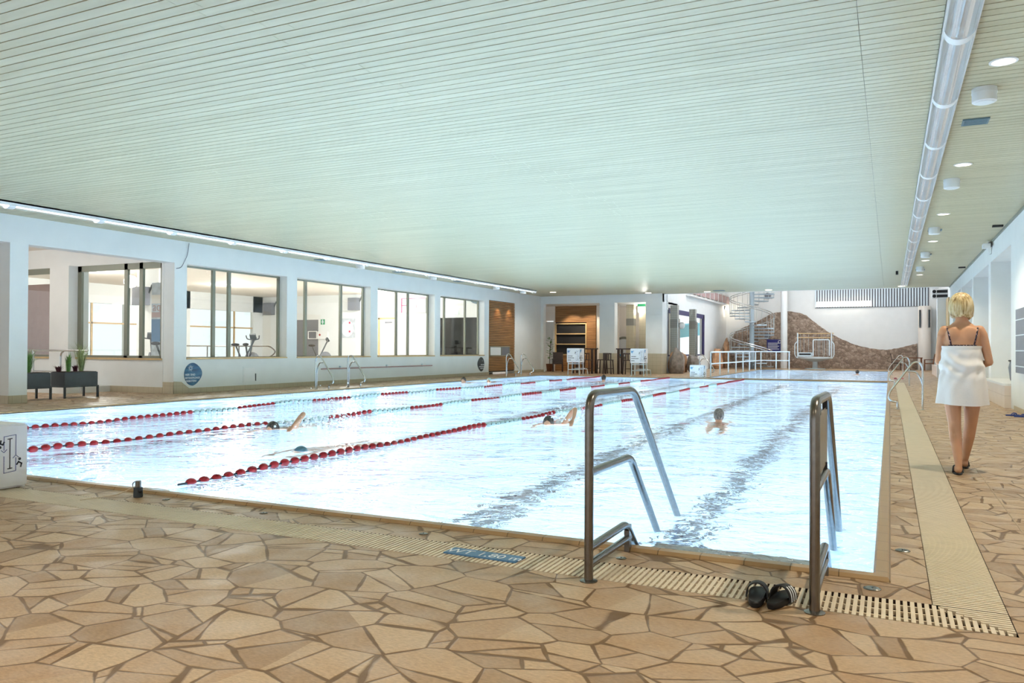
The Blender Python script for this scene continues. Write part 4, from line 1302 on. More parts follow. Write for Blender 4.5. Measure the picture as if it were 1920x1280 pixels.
part('leaves', mb, 'leaf', t)

# louvered grille pair above the white pier
t = thing('air_grille', 'two black louvered air outlets over the white pier at the end of the walkway', 'air outlet', (2.0, 39.9, 3.75))
part('housing', MB().box(1.70, 2.32, 39.75, 40.2, 3.55, 3.95), 'white', t)
for z in (3.64, 3.84):
    part('slot', MB().box(1.88, 2.30, 39.73, 39.76, z - 0.06, z + 0.06), 'black', t)
    part('nozzle', MB().cyl((1.78, 39.70, z), (1.78, 39.76, z), 0.075, 14), 'black', t)

# ---------------------------------------------------------------- right wall things
t = thing('tiled_bench', 'glazed cream tiled bench in the niche of the white wall', 'bench', (2.5, 21.3, 0))
part('body', MB().box(2.18, NX - 0.003, 19.5, 23.2, 0, 0.47), 'bench_tile', t)
part('ledge', MB().box(2.15, NX - 0.003, 19.5, 23.2, 0.47, 0.52), 'tile_white', t)
t = thing('floor_vase', 'grey glass vase with a dark rim on the tiled bench', 'vase', (2.62, 21.6, 0.52))
part('body', MB().lathe((2.62, 21.6, 0.52), [(0.001, 0), (0.09, 0), (0.10, 0.05), (0.13, 0.3), (0.10, 0.42), (0.11, 0.46), (0.085, 0.46), (0.08, 0.42), (0.001, 0.40)], 22), 'grey_panel', t, True)
part('rim', MB().tube([(2.62 + 0.115 * math.cos(a), 21.6 + 0.115 * math.sin(a), 0.98) for a in [2 * PI * k / 20 for k in range(21)]], 0.018, 6), 'black', t, True)
t = thing('wall_picture', 'tall pale blue framed picture in the niche above the vase', 'picture', (NX, 24.6, 2.6))
part('frame', MB().box(NX - 0.03, NX, 24.0, 26.4, 2.0, 3.3), 'blue', t)
part('picture', MB().box(NX - 0.035, NX - 0.03, 24.06, 26.34, 2.05, 3.25), 'poster', t)
t = thing('notice_case', 'grey notice case on the white wall above the blue flip-flops', 'notice board', (RW, 17.2, 1.4))
part('case', MB().box(RW - 0.06, RW, 16.6, 18.35, 0.78, 2.02), 'grey_panel', t)
for k in range(4):
    part('shelf', MB().box(RW - 0.065, RW - 0.06, 16.62, 18.33, 0.9 + 0.3 * k, 0.92 + 0.3 * k), 'white_metal', t)
t = thing('security_camera', 'small white camera with a cable under the ceiling edge', 'camera', (RW - 0.1, 22.8, 3.8))
part('body', MB().box(RW - 0.22, RW - 0.06, 22.6, 22.9, 3.76, 3.86), 'white', t)
part('bracket', MB().box(RW - 0.08, RW, 22.85, 22.95, 3.80, 3.92), 'grey_panel', t)
part('cable', MB().tube([(RW - 0.1, 22.7, 3.76), (RW - 0.08, 22.75, 3.6), (RW - 0.02, 22.85, 3.62), (RW - 0.01, 22.9, 3.8)], 0.01, 6, 0.05), 'white', t, True)
for k, (y, lb) in enumerate(((20.0, 'small dark clip on the ceiling edge before the camera'), (29.5, 'small dark clip on the ceiling edge beyond the camera'))):
    solid('ceiling_clip', MB().box(RW - 0.28, RW - 0.08, y, y + 0.12, 3.91, 3.95), 'black', lb, 'clip')
def flipflop(x, y, rz, mat, lb, g):
    t = thing('flip_flop', lb, 'flip-flop', (x, y, 0.0), g, rz)
    def ol(s, z): return [Vector(((0.042 + 0.008 * math.sin(a)) * s * math.cos(a), 0.13 * s * math.sin(a), z)) for a in [2 * PI * k / 20 for k in range(20)]]
    o = link('sole', MB().loft([ol(0.97, 0), ol(1, 0.018), ol(0.94, 0.024)]).mesh('sole', True), mat); o.parent = t
    m2 = MB().tube([(-0.042, -0.01, 0.022), (-0.03, 0.04, 0.06), (0, 0.07, 0.03)], 0.009, 6, 0.04).tube([(0.042, -0.01, 0.022), (0.03, 0.04, 0.06), (0, 0.07, 0.03)], 0.009, 6, 0.04)
    o = link('thong', m2.mesh('thong', True), mat); o.parent = t
flipflop(2.06, 17.25, -1.2, 'blue', 'blue flip-flop by the white wall, the one nearer the walkway', 'blue flip-flops')
flipflop(2.17, 17.0, -1.35, 'blue', 'blue flip-flop by the white wall, the one cut by the picture edge', 'blue flip-flops')
flipflop(0.22, 37.2, 0.4, 'pink', 'pink flip-flop on the deck by the second pool, nearer the water', 'pink flip-flops')
flipflop(0.48, 37.3, 0.2, 'pink', 'pink flip-flop on the deck by the second pool, nearer the grating', 'pink flip-flops')

# ---------------------------------------------------------------- ceiling fixtures
def light_trunk(x0, x1, y0, y1, bands, label, zb, glow='tubeglow'):
    t = thing('light_trunk', label, 'light', ((x0 + x1) / 2, y1, CEIL))
    w = x1 - x0; xc = (x0 + x1) / 2; d = CEIL - zb
    part('tray', MB().box(x0, x1, y0, y1, CEIL - 0.03, CEIL - 0.002), 'white', t)
    for s in (x0, x1 - 0.014):
        part('side_rail', MB().box(s, s + 0.014, y0, y1, CEIL - 0.085, CEIL - 0.002), 'white', t)
    mb = MB()
    mb.loft([[(xc - w * 0.46 * math.cos(a), y, CEIL - 0.07 - (d - 0.07) * math.sin(a)) for a in [PI * k / 14 for k in range(15)]] for y in (y0, y1)], cap=False, closed=False)
    part('diffuser', mb, 'acrylic', t, True)
    for dx in (-0.04, 0.05):
        part('tube', MB().cyl((xc + dx, y0, CEIL - 0.07), (xc + dx, y1, CEIL - 0.07), 0.016, 8), glow, t, True)
    for k in range(bands):
        y = y1 - (y1 - y0) * k / bands
        mb = MB()
        mb.loft([[(xc - w * 0.475 * math.cos(a), yy, CEIL - 0.07 - (d - 0.06) * math.sin(a)) for a in [PI * q / 14 for q in range(15)]] for yy in (y, y - 0.13)], cap=False, closed=False)
        part('band', mb, 'white', t, True)
    return t
light_trunk(0.40, 0.65, -4.0, 36.5, 21, 'long clear tubular light trunk with white bands above the walkway', CEIL - 0.17)
light_trunk(-15.22, -14.99, 0.0, 33.9, 18, 'long white tubular light trunk under the ceiling by the window wall', CEIL - 0.13, 'tubebright')
for k, y in enumerate((4.4, 8.72, 13.31, 17.98, 22.33, 27.0, 32.0)):
    lb = ['round recessed downlight out over the near end of the deck', 'largest glowing round downlight, before the first white drum speaker', 'glowing round downlight between the first and second white drum speakers',
          'glowing round downlight before the third white drum speaker', 'glowing round downlight just beyond the third white drum speaker', 'small round downlight beyond the fourth white drum speaker', 'small round downlight toward the end of the light trunk'][k]
    t = thing('downlight', lb, 'downlight', (0.97, y, CEIL), 'round downlights above the walkway')
    part('trim_ring', MB().lathe((0.97, y, CEIL), [(0.10, -0.001), (0.122, -0.001), (0.122, -0.010), (0.10, -0.012)], 28), 'white', t, True)
    part('glow_disc', MB().lathe((0.97, y, CEIL), [(0.0005, -0.004), (0.105, -0.004), (0.105, -0.008), (0.0005, -0.008)], 28), 'lampglow', t)
for k, (x, y) in enumerate(((0.46, 37.4), (-14.7, 35.2), (-7.8, 37.6), (-5.0, 37.5), (-10.6, 37.4))):
    t = thing('downlight', ['small downlight by the far end of the clear light trunk', 'small downlight beyond the end of the white light trunk, over the alcove', 'small downlight at the ceiling edge above the gallery',
                            'small downlight at the ceiling edge above the spiral stair', 'small downlight at the ceiling edge above the corner pier'][k], 'downlight', (x, y, CEIL))
    part('glow_disc', MB().lathe((x, y, CEIL), [(0.0005, -0.003), (0.15, -0.003), (0.15, -0.012), (0.0005, -0.012)], 20), 'lampglow', t)
for k, y in enumerate((9.55, 14.4, 19.9, 24.8, 29.0)):
    t = thing('drum_speaker', ['largest white drum speaker on the ceiling boards', 'second white drum speaker along the clear light trunk', 'third white drum speaker, close to a dark blue vent', 'fourth white drum speaker along the clear light trunk', 'smallest white drum speaker near the end of the light trunk'][k], 'speaker', (0.89, y, CEIL), 'white drum speakers')
    part('drum', MB().lathe((0.89, y, CEIL), [(0.001, -0.002), (0.118, -0.002), (0.115, -0.14), (0.10, -0.15), (0.001, -0.15)], 28), 'white', t, True)
    part('mesh_disc', MB().lathe((0.89, y, CEIL - 0.15), [(0.001, -0.001), (0.09, -0.001), (0.09, -0.004), (0.001, -0.004)], 24), 'plaster', t)
    part('collar', MB().lathe((0.89, y, CEIL), [(0.116, -0.04), (0.121, -0.04), (0.121, -0.055), (0.116, -0.055)], 28), 'white', t, True)
for k, y in enumerate((10.86, 20.3, 25.3, 30.0)):
    t = thing('ceiling_vent', ['largest blue grey ceiling vent, beyond the first drum speaker', 'dark blue ceiling vent by the third drum speaker', 'dark ceiling vent by the fourth drum speaker', 'smallest dark ceiling vent by the last drum speaker'][k], 'vent', (0.93, y, CEIL), 'ceiling vents above the walkway')
    part('frame', MB().box(0.78, 1.06, y - 0.13, y + 0.13, CEIL - 0.018, CEIL - 0.001), 'vent', t)
    for q in range(5):
        part('louver', MB().box(0.80, 1.04, y - 0.11 + 0.05 * q, y - 0.085 + 0.05 * q, CEIL - 0.022, CEIL - 0.018), 'vent', t)
for k, (x, y) in enumerate(((-16.0, 19.6), (-15.95, 23.8), (-15.9, 28.1), (-15.7, 32.2))):
    solid('ceiling_vent', MB().box(x - 0.16, x + 0.16, y - 0.2, y + 0.2, CEIL - 0.02, CEIL - 0.001), 'vent', 'slim grey vent in the ceiling strip above the ' + ['second window', 'third window', 'fourth window', 'oak slat panel'][k], 'vent', 'vents over the window wall')
for k, (x, y) in enumerate(((-15.5, 20.9), (-15.5, 25.4), (-15.45, 30.6), (-15.42, 33.3))):
    t = thing('drum_speaker', 'white drum speaker beside the white light trunk, above the ' + ['second window', 'third window', 'fourth window', 'oak slat panel'][k], 'speaker', (x, y, CEIL), 'white drum speakers over the window wall')
    part('drum', MB().lathe((x, y, CEIL), [(0.001, -0.002), (0.15, -0.002), (0.145, -0.18), (0.001, -0.19)], 22), 'white', t, True)
solid('ceiling_vent', MB().box(-7.4, -6.9, 36.9, 37.3, CEIL - 0.02, CEIL - 0.001), 'vent', 'dark slim vent at the ceiling edge above the low printed block', 'vent')
solid('ceiling_clip', MB().box(0.18, 0.26, 30.2, 30.4, CEIL - 0.12, CEIL - 0.001), 'black', 'small dark hook on the ceiling beside the clear light trunk', 'clip')

# ---------------------------------------------------------------- window wall things
def pebble(yc, zc, hw, hh, flip, mat, label, seedmat):
    t = thing('pebble_sign', label, 'sign', (LW, yc, zc))
    pts = []
    for k in range(48):
        a = 2 * PI * k / 48
        x = math.cos(a); z = math.sin(a)
        x = x * (1.0 if x > 0 else 0.92)
        e = 1 - 0.28 * max(0, x) ** 1.3
        u, v = hw * x, hh * (z * e + (0.06 if x > 0 else 0) * x)
        pts.append((LW + 0.004, yc + (u if not flip else -u), zc + v))
    pl = part('plate', MB().prism(pts, (0.012, 0, 0)), mat, t)
    return t, pl
M['sign_photo'] = None
def make_signmat():
    t = NT('blue_water_print')
    nz = t.n('ShaderNodeTexNoise', i_Scale=3.0, i_Detail=4.0); t.l(t.coord((1, 1, 5)), nz.inputs['Vector'])
    t.l(t.ramp(nz.outputs[0], [(0.3, rgb(34, 62, 92)), (0.55, rgb(58, 104, 140)), (0.75, rgb(84, 130, 156))]), t.b.inputs['Base Color'])
    return t.m
M['sign_photo'] = make_signmat()
t, pl = pebble(15.07, 0.49, 0.305, 0.30, False, 'sign_photo', 'blue pebble shaped sign with white lettering on the white wall below the window', 0)
for k, (wd, sz) in enumerate((('HIER SIND', 0.072), ('SEITENSPRÜNGE', 0.066), ('VERBOTEN!', 0.072))):
    text('lettering', wd, sz, (LW + 0.0165, 14.81, 0.455 - 0.083 * k), (0, 1, 0), (0, 0, 1), 'print_white', t, 0.001, 'LEFT', 0.001)
mb = MB()
for k in range(11):
    a = 2 * PI * k / 11
    c = Vector((LW + 0.017, 14.99, 0.65)); d = Vector((0, math.cos(a), math.sin(a))); n = Vector((0, -d.z, d.y))
    mb.prism([c + d * 0.03 + n * 0.006, c + d * 0.03 - n * 0.006, c + d * (0.085 + 0.02 * (k % 2))], (0.002, 0, 0))
part('splash_symbol', mb, 'print_white', t)
t, pl = pebble(31.28, 0.50, 0.33, 0.32, True, 'dark', 'black pebble shaped sign beside the oak slat panel', 1)
for k, (wd, sz) in enumerate((('HIER SIND', 0.075), ('SEITENSPRÜNGE', 0.066), ('VERBOTEN!', 0.075))):
    text('lettering', wd, sz, (LW + 0.0165, 31.58, 0.455 - 0.085 * k), (0, 1, 0), (0, 0, 1), 'print_white', t, 0.001, 'RIGHT', 0.001)
part('splash_symbol', MB().cyl((LW + 0.016, 31.4, 0.66), (LW + 0.019, 31.4, 0.66), 0.05, 9), 'grey_panel', t)
t = thing('wall_pole', 'long thin pole hung level on brackets along the white wall', 'pole', (LW + 0.05, 24, 0.51))
part('pole', MB().cyl((LW + 0.06, 20.2, 0.52), (LW + 0.06, 27.0, 0.52), 0.022, 8), 'redbrown', t, True)
for y in (21.2, 23.9, 26.3):
    part('bracket', MB().box(LW, LW + 0.07, y - 0.02, y + 0.02, 0.49, 0.60), 'white_metal', t)
t = thing('wall_hatch', 'square flush hatch low on the white wall below the first window', 'hatch', (LW, 17.1, 0.42))
part('frame', MB().box(LW, LW + 0.008, 16.86, 17.36, 0.2, 0.66), 'plaster', t)
part('lid', MB().box(LW, LW + 0.016, 16.90, 17.32, 0.24, 0.62), 'white', t)
part('latch', MB().box(LW + 0.016, LW + 0.03, 17.33, 17.35, 0.24, 0.45), 'dark', t)
# cable at the bay pier
solid('wall_cable', MB().tube([(LW + 0.02, 14.9, 3.92), (LW + 0.025, 14.85, 3.6), (LW + 0.025, 14.65, 3.25), (LW + 0.02, 14.5, 3.22)], 0.008, 6, 0.1), 'grey_panel', 'thin hanging cable on the pier between the bay and the first window', 'cable', smooth=True)

# bay: railing, planters
t = thing('bay_railing', 'grey tubular railing behind the planters in the open bay', 'railing', (-19.3, 13.3, 0))
part('top_rail', MB().tube([(-23.5, 13.3, 1.10), (-18.25, 13.3, 1.10)], 0.026, 10), 'steel_light', t, True)
part('middle_rail', MB().tube([(-23.5, 13.3, 0.55), (-18.25, 13.3, 0.55)], 0.022, 10), 'steel_light', t, True)
part('post', MB().tube([(-19.3, 13.3, 0), (-19.3, 13.3, 1.02), (-19.15, 13.3, 1.10)], 0.026, 10, 0.08), 'steel_light', t, True)
for x in (-18.5, -20.4, -22.3):
    part('post', MB().cyl((x, 13.3, 0), (x, 13.3, 1.1), 0.024, 10), 'steel_light', t, True)
struct('floor_bay_step', MB().box(-30, -18.9, 13.15, BY, 0.0, 0.16), 'plaster')
def planter(x, y, lb, vis):
    t = thing('planter', lb, 'planter', (x, y, 0), 'dark trough planters in the bay')
    hx, hy = 0.25, 0.42
    mb = MB().box(x - hx, x + hx, y - hy, y + hy, 0.28, 0.60)
    part('trough', mb, 'dark', t)
    part('soil', MB().box(x - hx + .02, x + hx - .02, y - hy + .02, y + hy - .02, 0.60, 0.612), 'soil', t)
    part('stand', MB().box(x - hx - .02, x + hx + .02, y - hy - .02, y + hy + .02, 0.25, 0.28), 'dark', t)
    for sx in (-1, 1):
        for sy in (-1, 1):
            part('leg', MB().box(x + sx * hx - .02, x + sx * hx + .02, y + sy * hy - .02, y + sy * hy + .02, 0, 0.25), 'dark', t)
    return t
def tuft(x, y, n, h, mat, lb, spread=0.25, w=0.008, z0=0.61, name='grass_plant'):
    mb = MB()
    for k in range(n):
        a = R.uniform(0, 2 * PI); s = R.uniform(0.1, 1) * spread
        d = Vector((math.cos(a), math.sin(a), 0)); p = Vector((x, y, z0)) + d * R.uniform(0, 0.05); hh = h * R.uniform(0.6, 1.0)
        q = p + d * s * 0.35 + Vector((0, 0, hh * 0.65)); e = p + d * s + Vector((0, 0, hh * R.uniform(0.75, 1.0)))
        n_ = Vector((-d.y, d.x, 0)) * w
        v = [mb.b.verts.new(c) for c in (p - n_, p + n_, q + n_ * 0.8, q - n_ * 0.8, e)]
        mb.b.faces.new(v[:4]); mb.b.faces.new((v[3], v[2], v[4]))
    o = solid(name, mb, mat, lb, 'plant')
    return o
planter(-17.45, 12.38, 'dark trough planter on legs, the one fully in view in the bay', True)
planter(-17.48, 11.22, 'dark trough planter on legs, half hidden by the bay pier', False)
tuft(-17.42, 12.2, 90, 0.50, 'leaf', 'dense upright green grass plant in the middle of the planter in full view', 0.08, 0.009)
tuft(-17.55, 12.62, 80, 0.85, 'leaf_pale', 'taller arching grass plant at the far end of the planter in full view', 0.42, 0.006)
tuft(-17.50, 11.30, 80, 0.62, 'leaf', 'green grass plant in the planter half hidden by the pier', 0.3, 0.008)
for x, y, lb in ((-17.45, 11.98, 'small purple leaved plant at the near end of the planter in full view'), (-17.48, 12.42, 'small purple leaved plant between the two grasses'), (-17.40, 10.95, 'purple leaved plant against the bay pier')):
    tuft(x, y, 26, 0.20, 'leaf_red', lb, 0.17, 0.018, name='leafy_plant')

# behind the bay window and windows: fitness room furnishings
t = thing('banner', 'tall pale blue printed banner inside the bay window', 'banner', (-19.0, 16.0, 0.5))
part('cloth', MB().box(-19.2, -18.55, 15.98, 16.0, 0.55, 3.05), 'poster', t)
for z0, z1, m in ((2.05, 2.2, 'redbrown'), (1.35, 2.0, 'sign_blue'), (0.6, 0.95, 'leaf_pale'), (2.45, 2.7, 'plaster_warm')):
    part('print_field', MB().box(-19.19, -18.56, 15.972, 15.978, z0, z1), m, t)
text('lettering', 'aqua', 0.36, (-19.15, 15.972, 2.24), (1, 0, 0), (0, 0, 1), 'redbrown', t, 0.002)
part('foot', MB().box(-19.2, -18.55, 15.85, 16.1, 0.5, 0.55), 'steel', t)
t = solid('privacy_panel', MB().box(-22.9, -21.75, BY + 0.25, BY + 0.3, 0.5, 3.0), 'redbrown', 'dull red panel behind the bay window', 'panel')
solid('privacy_panel', MB().box(-23.2, -23.02, BY + 0.25, BY + 0.3, 0.5, 3.0), 'sill', 'narrow ochre panel behind the bay window next to the dull red one', 'panel')
for (x, w_, y, lb) in ((-26.5, 0.8, 27.0, 'grey round pillar in the fitness room behind the first window'),):
    solid('pillar', MB().box(-24.3, -23.2, 19.6, 20.4, 0.5, CEIL), 'plaster', 'broad pale pillar in the fitness room behind the first window', 'pillar')
def loudspeaker(x, y, z, lb):
    t = thing('loudspeaker', lb, 'loudspeaker', (x, y, z), 'grey wall loudspeakers')
    part('cabinet', MB().box(x - 0.28, x + 0.28, y - 0.3, y, z - 0.32, z + 0.32), 'grey_panel', t)
    part('bracket', MB().tube([(x + 0.2, y - 0.05, z), (x + 0.34, y - 0.04, z + 0.25), (x + 0.40, y - 0.03, z + 0.4)], 0.03, 6), 'dark', t)
loudspeaker(-30.4, FE - 0.002, 3.3, 'grey loudspeaker in the corner of the fitness room, behind the first window')
loudspeaker(-24.75, FE - 0.002, 3.45, 'grey loudspeaker behind the second window, above the pale poster')
loudspeaker(-23.9, 19.598, 3.0, 'grey loudspeaker on the broad pale pillar behind the first window')
solid('dark_doorway', MB().box(-28.7, -27.15, FE - 0.03, FE - 0.003, 0.5, 2.68), 'grey_panel', 'grey open doorway behind the second window', 'doorway')
t = thing('wall_poster', 'pale pictorial poster behind the second window', 'poster', (-25.3, FE, 2.2))
part('sheet', MB().box(-25.8, -24.78, FE - 0.02, FE, 1.72, 2.72), 'poster', t)
part('print_field', MB().ell((-25.25, FE - 0.02, 2.2), 0.38, 0.01, 0.42), 'print_white', t)
for z in (2.45, 2.0):
    part('print_field', MB().box(-25.15, -25.05, FE - 0.035, FE - 0.03, z, z + 0.1), 'pink', t)
t = thing('emergency_sign', 'small green square sign beside the grey doorway', 'sign', (-26.85, FE, 2.55))
part('plate', MB().box(-26.98, -26.72, FE - 0.02, FE, 2.42, 2.70), 'green', t)
part('symbol', MB().box(-26.92, -26.78, FE - 0.025, FE - 0.02, 2.53, 2.59).box(-26.88, -26.82, FE - 0.025, FE - 0.02, 2.44, 2.68), 'print_white', t)
t = thing('wall_board', 'white framed board with a red dot beside the grey doorway', 'board', (-27.2, FE - 0.2, 1.95))
part('frame', MB().tube([(-27.65, FE - 0.2, 1.68), (-27.1, FE - 0.2, 1.68), (-27.1, FE - 0.2, 2.06), (-27.65, FE - 0.2, 2.06), (-27.65, FE - 0.2, 1.68)], 0.025, 6), 'white', t)
part('box', MB().box(-27.1, -26.45, FE - 0.15, FE, 1.66, 2.06), 'white', t)
part('dot', MB().cyl((-26.93, FE - 0.16, 1.88), (-26.93, FE - 0.15, 1.88), 0.06, 12), 'red', t)
dr = struct('door_2', MB().box(-23.2, -22.3, FE - 0.05, FE, 0.5, 2.66), 'plaster_warm')
struct('door_frame', MB().box(-23.3, -23.2, FE - 0.08, FE, 0.5, 2.74).box(-22.3, -22.2, FE - 0.08, FE, 0.5, 2.74).box(-23.3, -22.2, FE - 0.08, FE, 2.66, 2.74), 'sill', dr)
struct('sign_strip', MB().box(-22.9, -22.45, FE - 0.06, FE - 0.05, 2.45, 2.53), 'grey_panel', dr)
t = thing('score_panel', 'pink edged panel with a round clock face behind the third window', 'clock', (-21.1, FE, 3.3))
part('panel', MB().box(-21.9, -20.5, FE - 0.1, FE, 2.95, 3.68), 'plaster', t)
part('clock_face', MB().cyl((-21.0, FE - 0.12, 3.35), (-21.0, FE - 0.1, 3.35), 0.26, 24), 'print_white', t)
part('hand', MB().box(-21.01, -20.8, FE - 0.13, FE - 0.12, 3.35, 3.37).box(-21.02, -20.99, FE - 0.13, FE - 0.12, 3.2, 3.36), 'red', t)
part('stripe', MB().box(-21.9, -21.4, FE - 0.11, FE - 0.1, 3.3, 3.34).box(-21.9, -20.5, FE - 0.11, FE - 0.1, 3.64, 3.68).box(-21.9, -21.84, FE - 0.11, FE - 0.1, 2.95, 3.68), 'pink', t)
solid('dark_partition', MB().box(-19.95, LW - TH - 0.02, FE - 0.06, FE - 0.02, 0.5, 2.68), 'darkglass', 'smoked glass partition behind the fourth window', 'partition')
solid('wall_recess', MB().box(-19.95, LW - TH - 0.02, FE - 0.015, FE - 0.002, 0.5, 2.68), 'grey_panel', 'dark grey wall behind the smoked partition', 'wall panel')
solid('exit_sign', MB().box(-19.2, -18.7, FE - 0.12, FE - 0.02, 2.85, 3.05), 'exitglow', 'pale glowing sign above the smoked glass partition', 'sign')
solid('projector', MB().prism([(-18.3, FE - 0.3, 3.75), (-17.1, FE - 0.3, 3.75), (-17.25, FE - 0.3, 3.45), (-17.55, FE - 0.3, 3.3), (-17.75, FE - 0.3, 3.35)], (0, 0.25, 0)), 'vent', 'grey angular box high behind the fourth window', 'speaker')
t = thing('fitness_railing', 'thin grey railing with a rounded end behind the first window', 'railing', (-24, 24.0, 0.5))
part('top_rail', MB().tube([(-27.0, 22.0, 1.25), (-20.3, 22.0, 1.25), (-20.0, 22.0, 1.05), (-20.3, 22.0, 0.85), (-20.6, 22.0, 0.85)], 0.025, 8, 0.15), 'steel', t, True)
for x in (-26.5, -25.0, -23.4, -21.8, -20.1):
    part('post', MB().cyl((x, 22.0, 0.5), (x, 22.0, 1.25 if x < -20.2 else 0.9), 0.022, 8), 'steel', t, True)
def bike(x, y, rz, lb):
    t = thing('exercise_bike', lb, 'exercise bike', (x, y, 0.5), 'exercise bikes behind the windows', rz)
    def P(n, mb, m, sm=True):
        o = link(n, mb.mesh(n, sm), m); o.parent = t
    P('base', MB().box(-0.5, 0.5, -0.04, 0.04, 0, 0.06).box(-0.5, -0.44, -0.25, 0.25, 0, 0.05).box(0.44, 0.5, -0.25, 0.25, 0, 0.05), 'grey_panel', False)
    P('flywheel', MB().cyl((0.3, -0.05, 0.3), (0.3, 0.05, 0.3), 0.24, 20), 'grey_panel')
    P('frame', MB().tube([(0.35, 0, 0.3), (0.0, 0, 0.12), (-0.25, 0, 0.75)], 0.03, 8).tube([(0.0, 0, 0.2), (0.36, 0, 0.95)], 0.03, 8), 'dark')
    P('saddle', MB().ell((-0.28, 0, 0.8), 0.15, 0.09, 0.05), 'black')
    P('handlebar', MB().tube([(0.36, -0.22, 1.1), (0.40, -0.2, 0.98), (0.36, 0, 0.95), (0.40, 0.2, 0.98), (0.36, 0.22, 1.1)], 0.018, 8, 0.05), 'black')
    P('console', MB().obox((0.40, 0, 1.06), (0.02, 0, 0.02), (0, 0.1, 0), (-0.05, 0, 0.08)), 'dark', False)
bike(-18.9, 19.5, 2.0, 'exercise bike at the edge of the first window, by its far reveal')
bike(-20.6, 21.0, 0.6, 'exercise bike behind the second window frame, before the grey doorway')
bike(-22.2, 27.0, 0.9, 'exercise bike deep in the room before the grey doorway')
bike(-18.3, 15.7, 0.4, 'exercise bike behind the bay window, half hidden by the banner')
bike(-20.6, 17.2, 2.6, 'exercise bike behind the bay window mullions')
solid('spray_bottle', MB().lathe((-19.6, 19.0, 0.62), [(0.001, 0), (0.05, 0), (0.05, 0.16), (0.02, 0.2), (0.02, 0.26), (0.001, 0.26)], 12), 'green', 'green spray bottle behind the first window sill', 'bottle', smooth=True)
solid('cabinet', MB().box(-19.85, -19.35, 18.8, 19.2, 0.5, 0.62), 'white', 'low white box under the green spray bottle', 'box')

# ================================================================ PEOPLE
def limb(mb, pts, radii, seg=12):
    mb.tube(pts, radii, seg)
    for p, r in zip(pts, radii):
        mb.ell(p, r, r, r, 12, 8)
def torso(mb, secs, n=28):
    mb.loft([[(cx + rx * math.cos(a), cy_ + ry * math.sin(a), z) for a in [2 * PI * k / n for k in range(n)]] for z, cx, cy_, rx, ry in secs])
def hand(mb, p, fwd, side, up, s=1.0, curl=0.5):
    """palm, four unequal bent fingers and a thumb; fwd along the fingers, side toward the thumb"""
    p, f, sd, u = Vector(p), Vector(fwd).normalized(), Vector(side).normalized(), Vector(up).normalized()
    mb.obox(p + f * 0.045 * s, f * 0.048 * s, sd * 0.040 * s, u * 0.013 * s)
    for k, l in enumerate((0.072, 0.080, 0.075, 0.058)):
        b = p + f * 0.085 * s + sd * (0.030 - 0.020 * k) * s
        m = b + (f * math.cos(curl * 0.5) - u * math.sin(curl * 0.5)) * l * 0.5 * s
        e = m + (f * math.cos(curl * 1.4) - u * math.sin(curl * 1.4)) * l * 0.5 * s
        limb(mb, [b, m, e], [0.0095 * s, 0.009 * s, 0.008 * s], 8)
    b = p + f * 0.02 * s + sd * 0.035 * s
    m = b + (f * 0.6 + sd * 0.8).normalized() * 0.035 * s - u * 0.005
    e = m + (f * 0.9 + sd * 0.35).normalized() * 0.03 * s - u * 0.012
    limb(mb, [b, m, e], [0.012 * s, 0.011 * s, 0.009 * s], 8)

WO = Vector((0.645, 9.0, 0))
wt = thing('person', 'blond woman in a white towel and dark flip-flops walking away along the deck', 'person', WO)
SEC = [(0.80, 0, 0.00, 0.15, 0.115), (0.88, 0, -0.005, 0.176, 0.130), (0.96, 0, -0.005, 0.180, 0.128), (1.06, 0, 0.0, 0.150, 0.108), (1.15, 0, 0.0, 0.146, 0.100),
       (1.24, 0, 0.0, 0.160, 0.106), (1.33, 0, 0.0, 0.164, 0.100), (1.395, 0, 0.0, 0.160, 0.086), (1.435, 0, 0.002, 0.134, 0.070), (1.465, 0, 0.005, 0.098, 0.060), (1.50, 0, 0.01, 0.058, 0.056), (1.58, 0, 0.02, 0.050, 0.053)]
mb = MB()
torso(mb, SEC)
mb.ell((0, 0.02, 1.655), 0.074, 0.094, 0.112, 18, 12)
mb.ell((0, 0.045, 1.60), 0.052, 0.062, 0.060)
mb.ell((0, 0.115, 1.645), 0.012, 0.018, 0.022); mb.ell((0, 0.10, 1.61), 0.022, 0.012, 0.010)
for s in (-1, 1):
    mb.ell((s * 0.076, 0.01, 1.645), 0.010, 0.020, 0.032)
    mb.ell((s * 0.065, 0.06, 1.20), 0.07, 0.07, 0.07)           # bust
    mb.ell((s * 0.075, -0.045, 0.93), 0.085, 0.085, 0.10)         # seat
    mb.ell((s * 0.08, -0.075, 1.35), 0.07, 0.03, 0.09)          # shoulder blades
# arms: upper arms down, forearms brought forward to hold the towel
limb(mb, [(-0.150, 0, 1.405), (-0.172, -0.005, 1.36), (-0.190, 0.02, 1.22), (-0.202, 0.05, 1.09)], [0.050, 0.046, 0.040, 0.035])
limb(mb, [(-0.202, 0.05, 1.09), (-0.16, 0.15, 1.09), (-0.09, 0.205, 1.12)], [0.035, 0.033, 0.025])
limb(mb, [(0.150, 0, 1.405), (0.176, -0.005, 1.36), (0.208, 0.0, 1.22), (0.236, 0.01, 1.09)], [0.050, 0.047, 0.041, 0.036])
limb(mb, [(0.236, 0.01, 1.09), (0.18, 0.12, 1.06), (0.09, 0.21, 1.10)], [0.036, 0.034, 0.025])
hand(mb, (-0.09, 0.205, 1.12), (0.9, 0.1, 0.1), (0, 0, 1), (0, 1, 0), 0.95, 0.8)
hand(mb, (0.09, 0.21, 1.10), (-0.9, 0.1, 0.1), (0, 0, 1), (0, 1, 0), 0.95, 0.8)
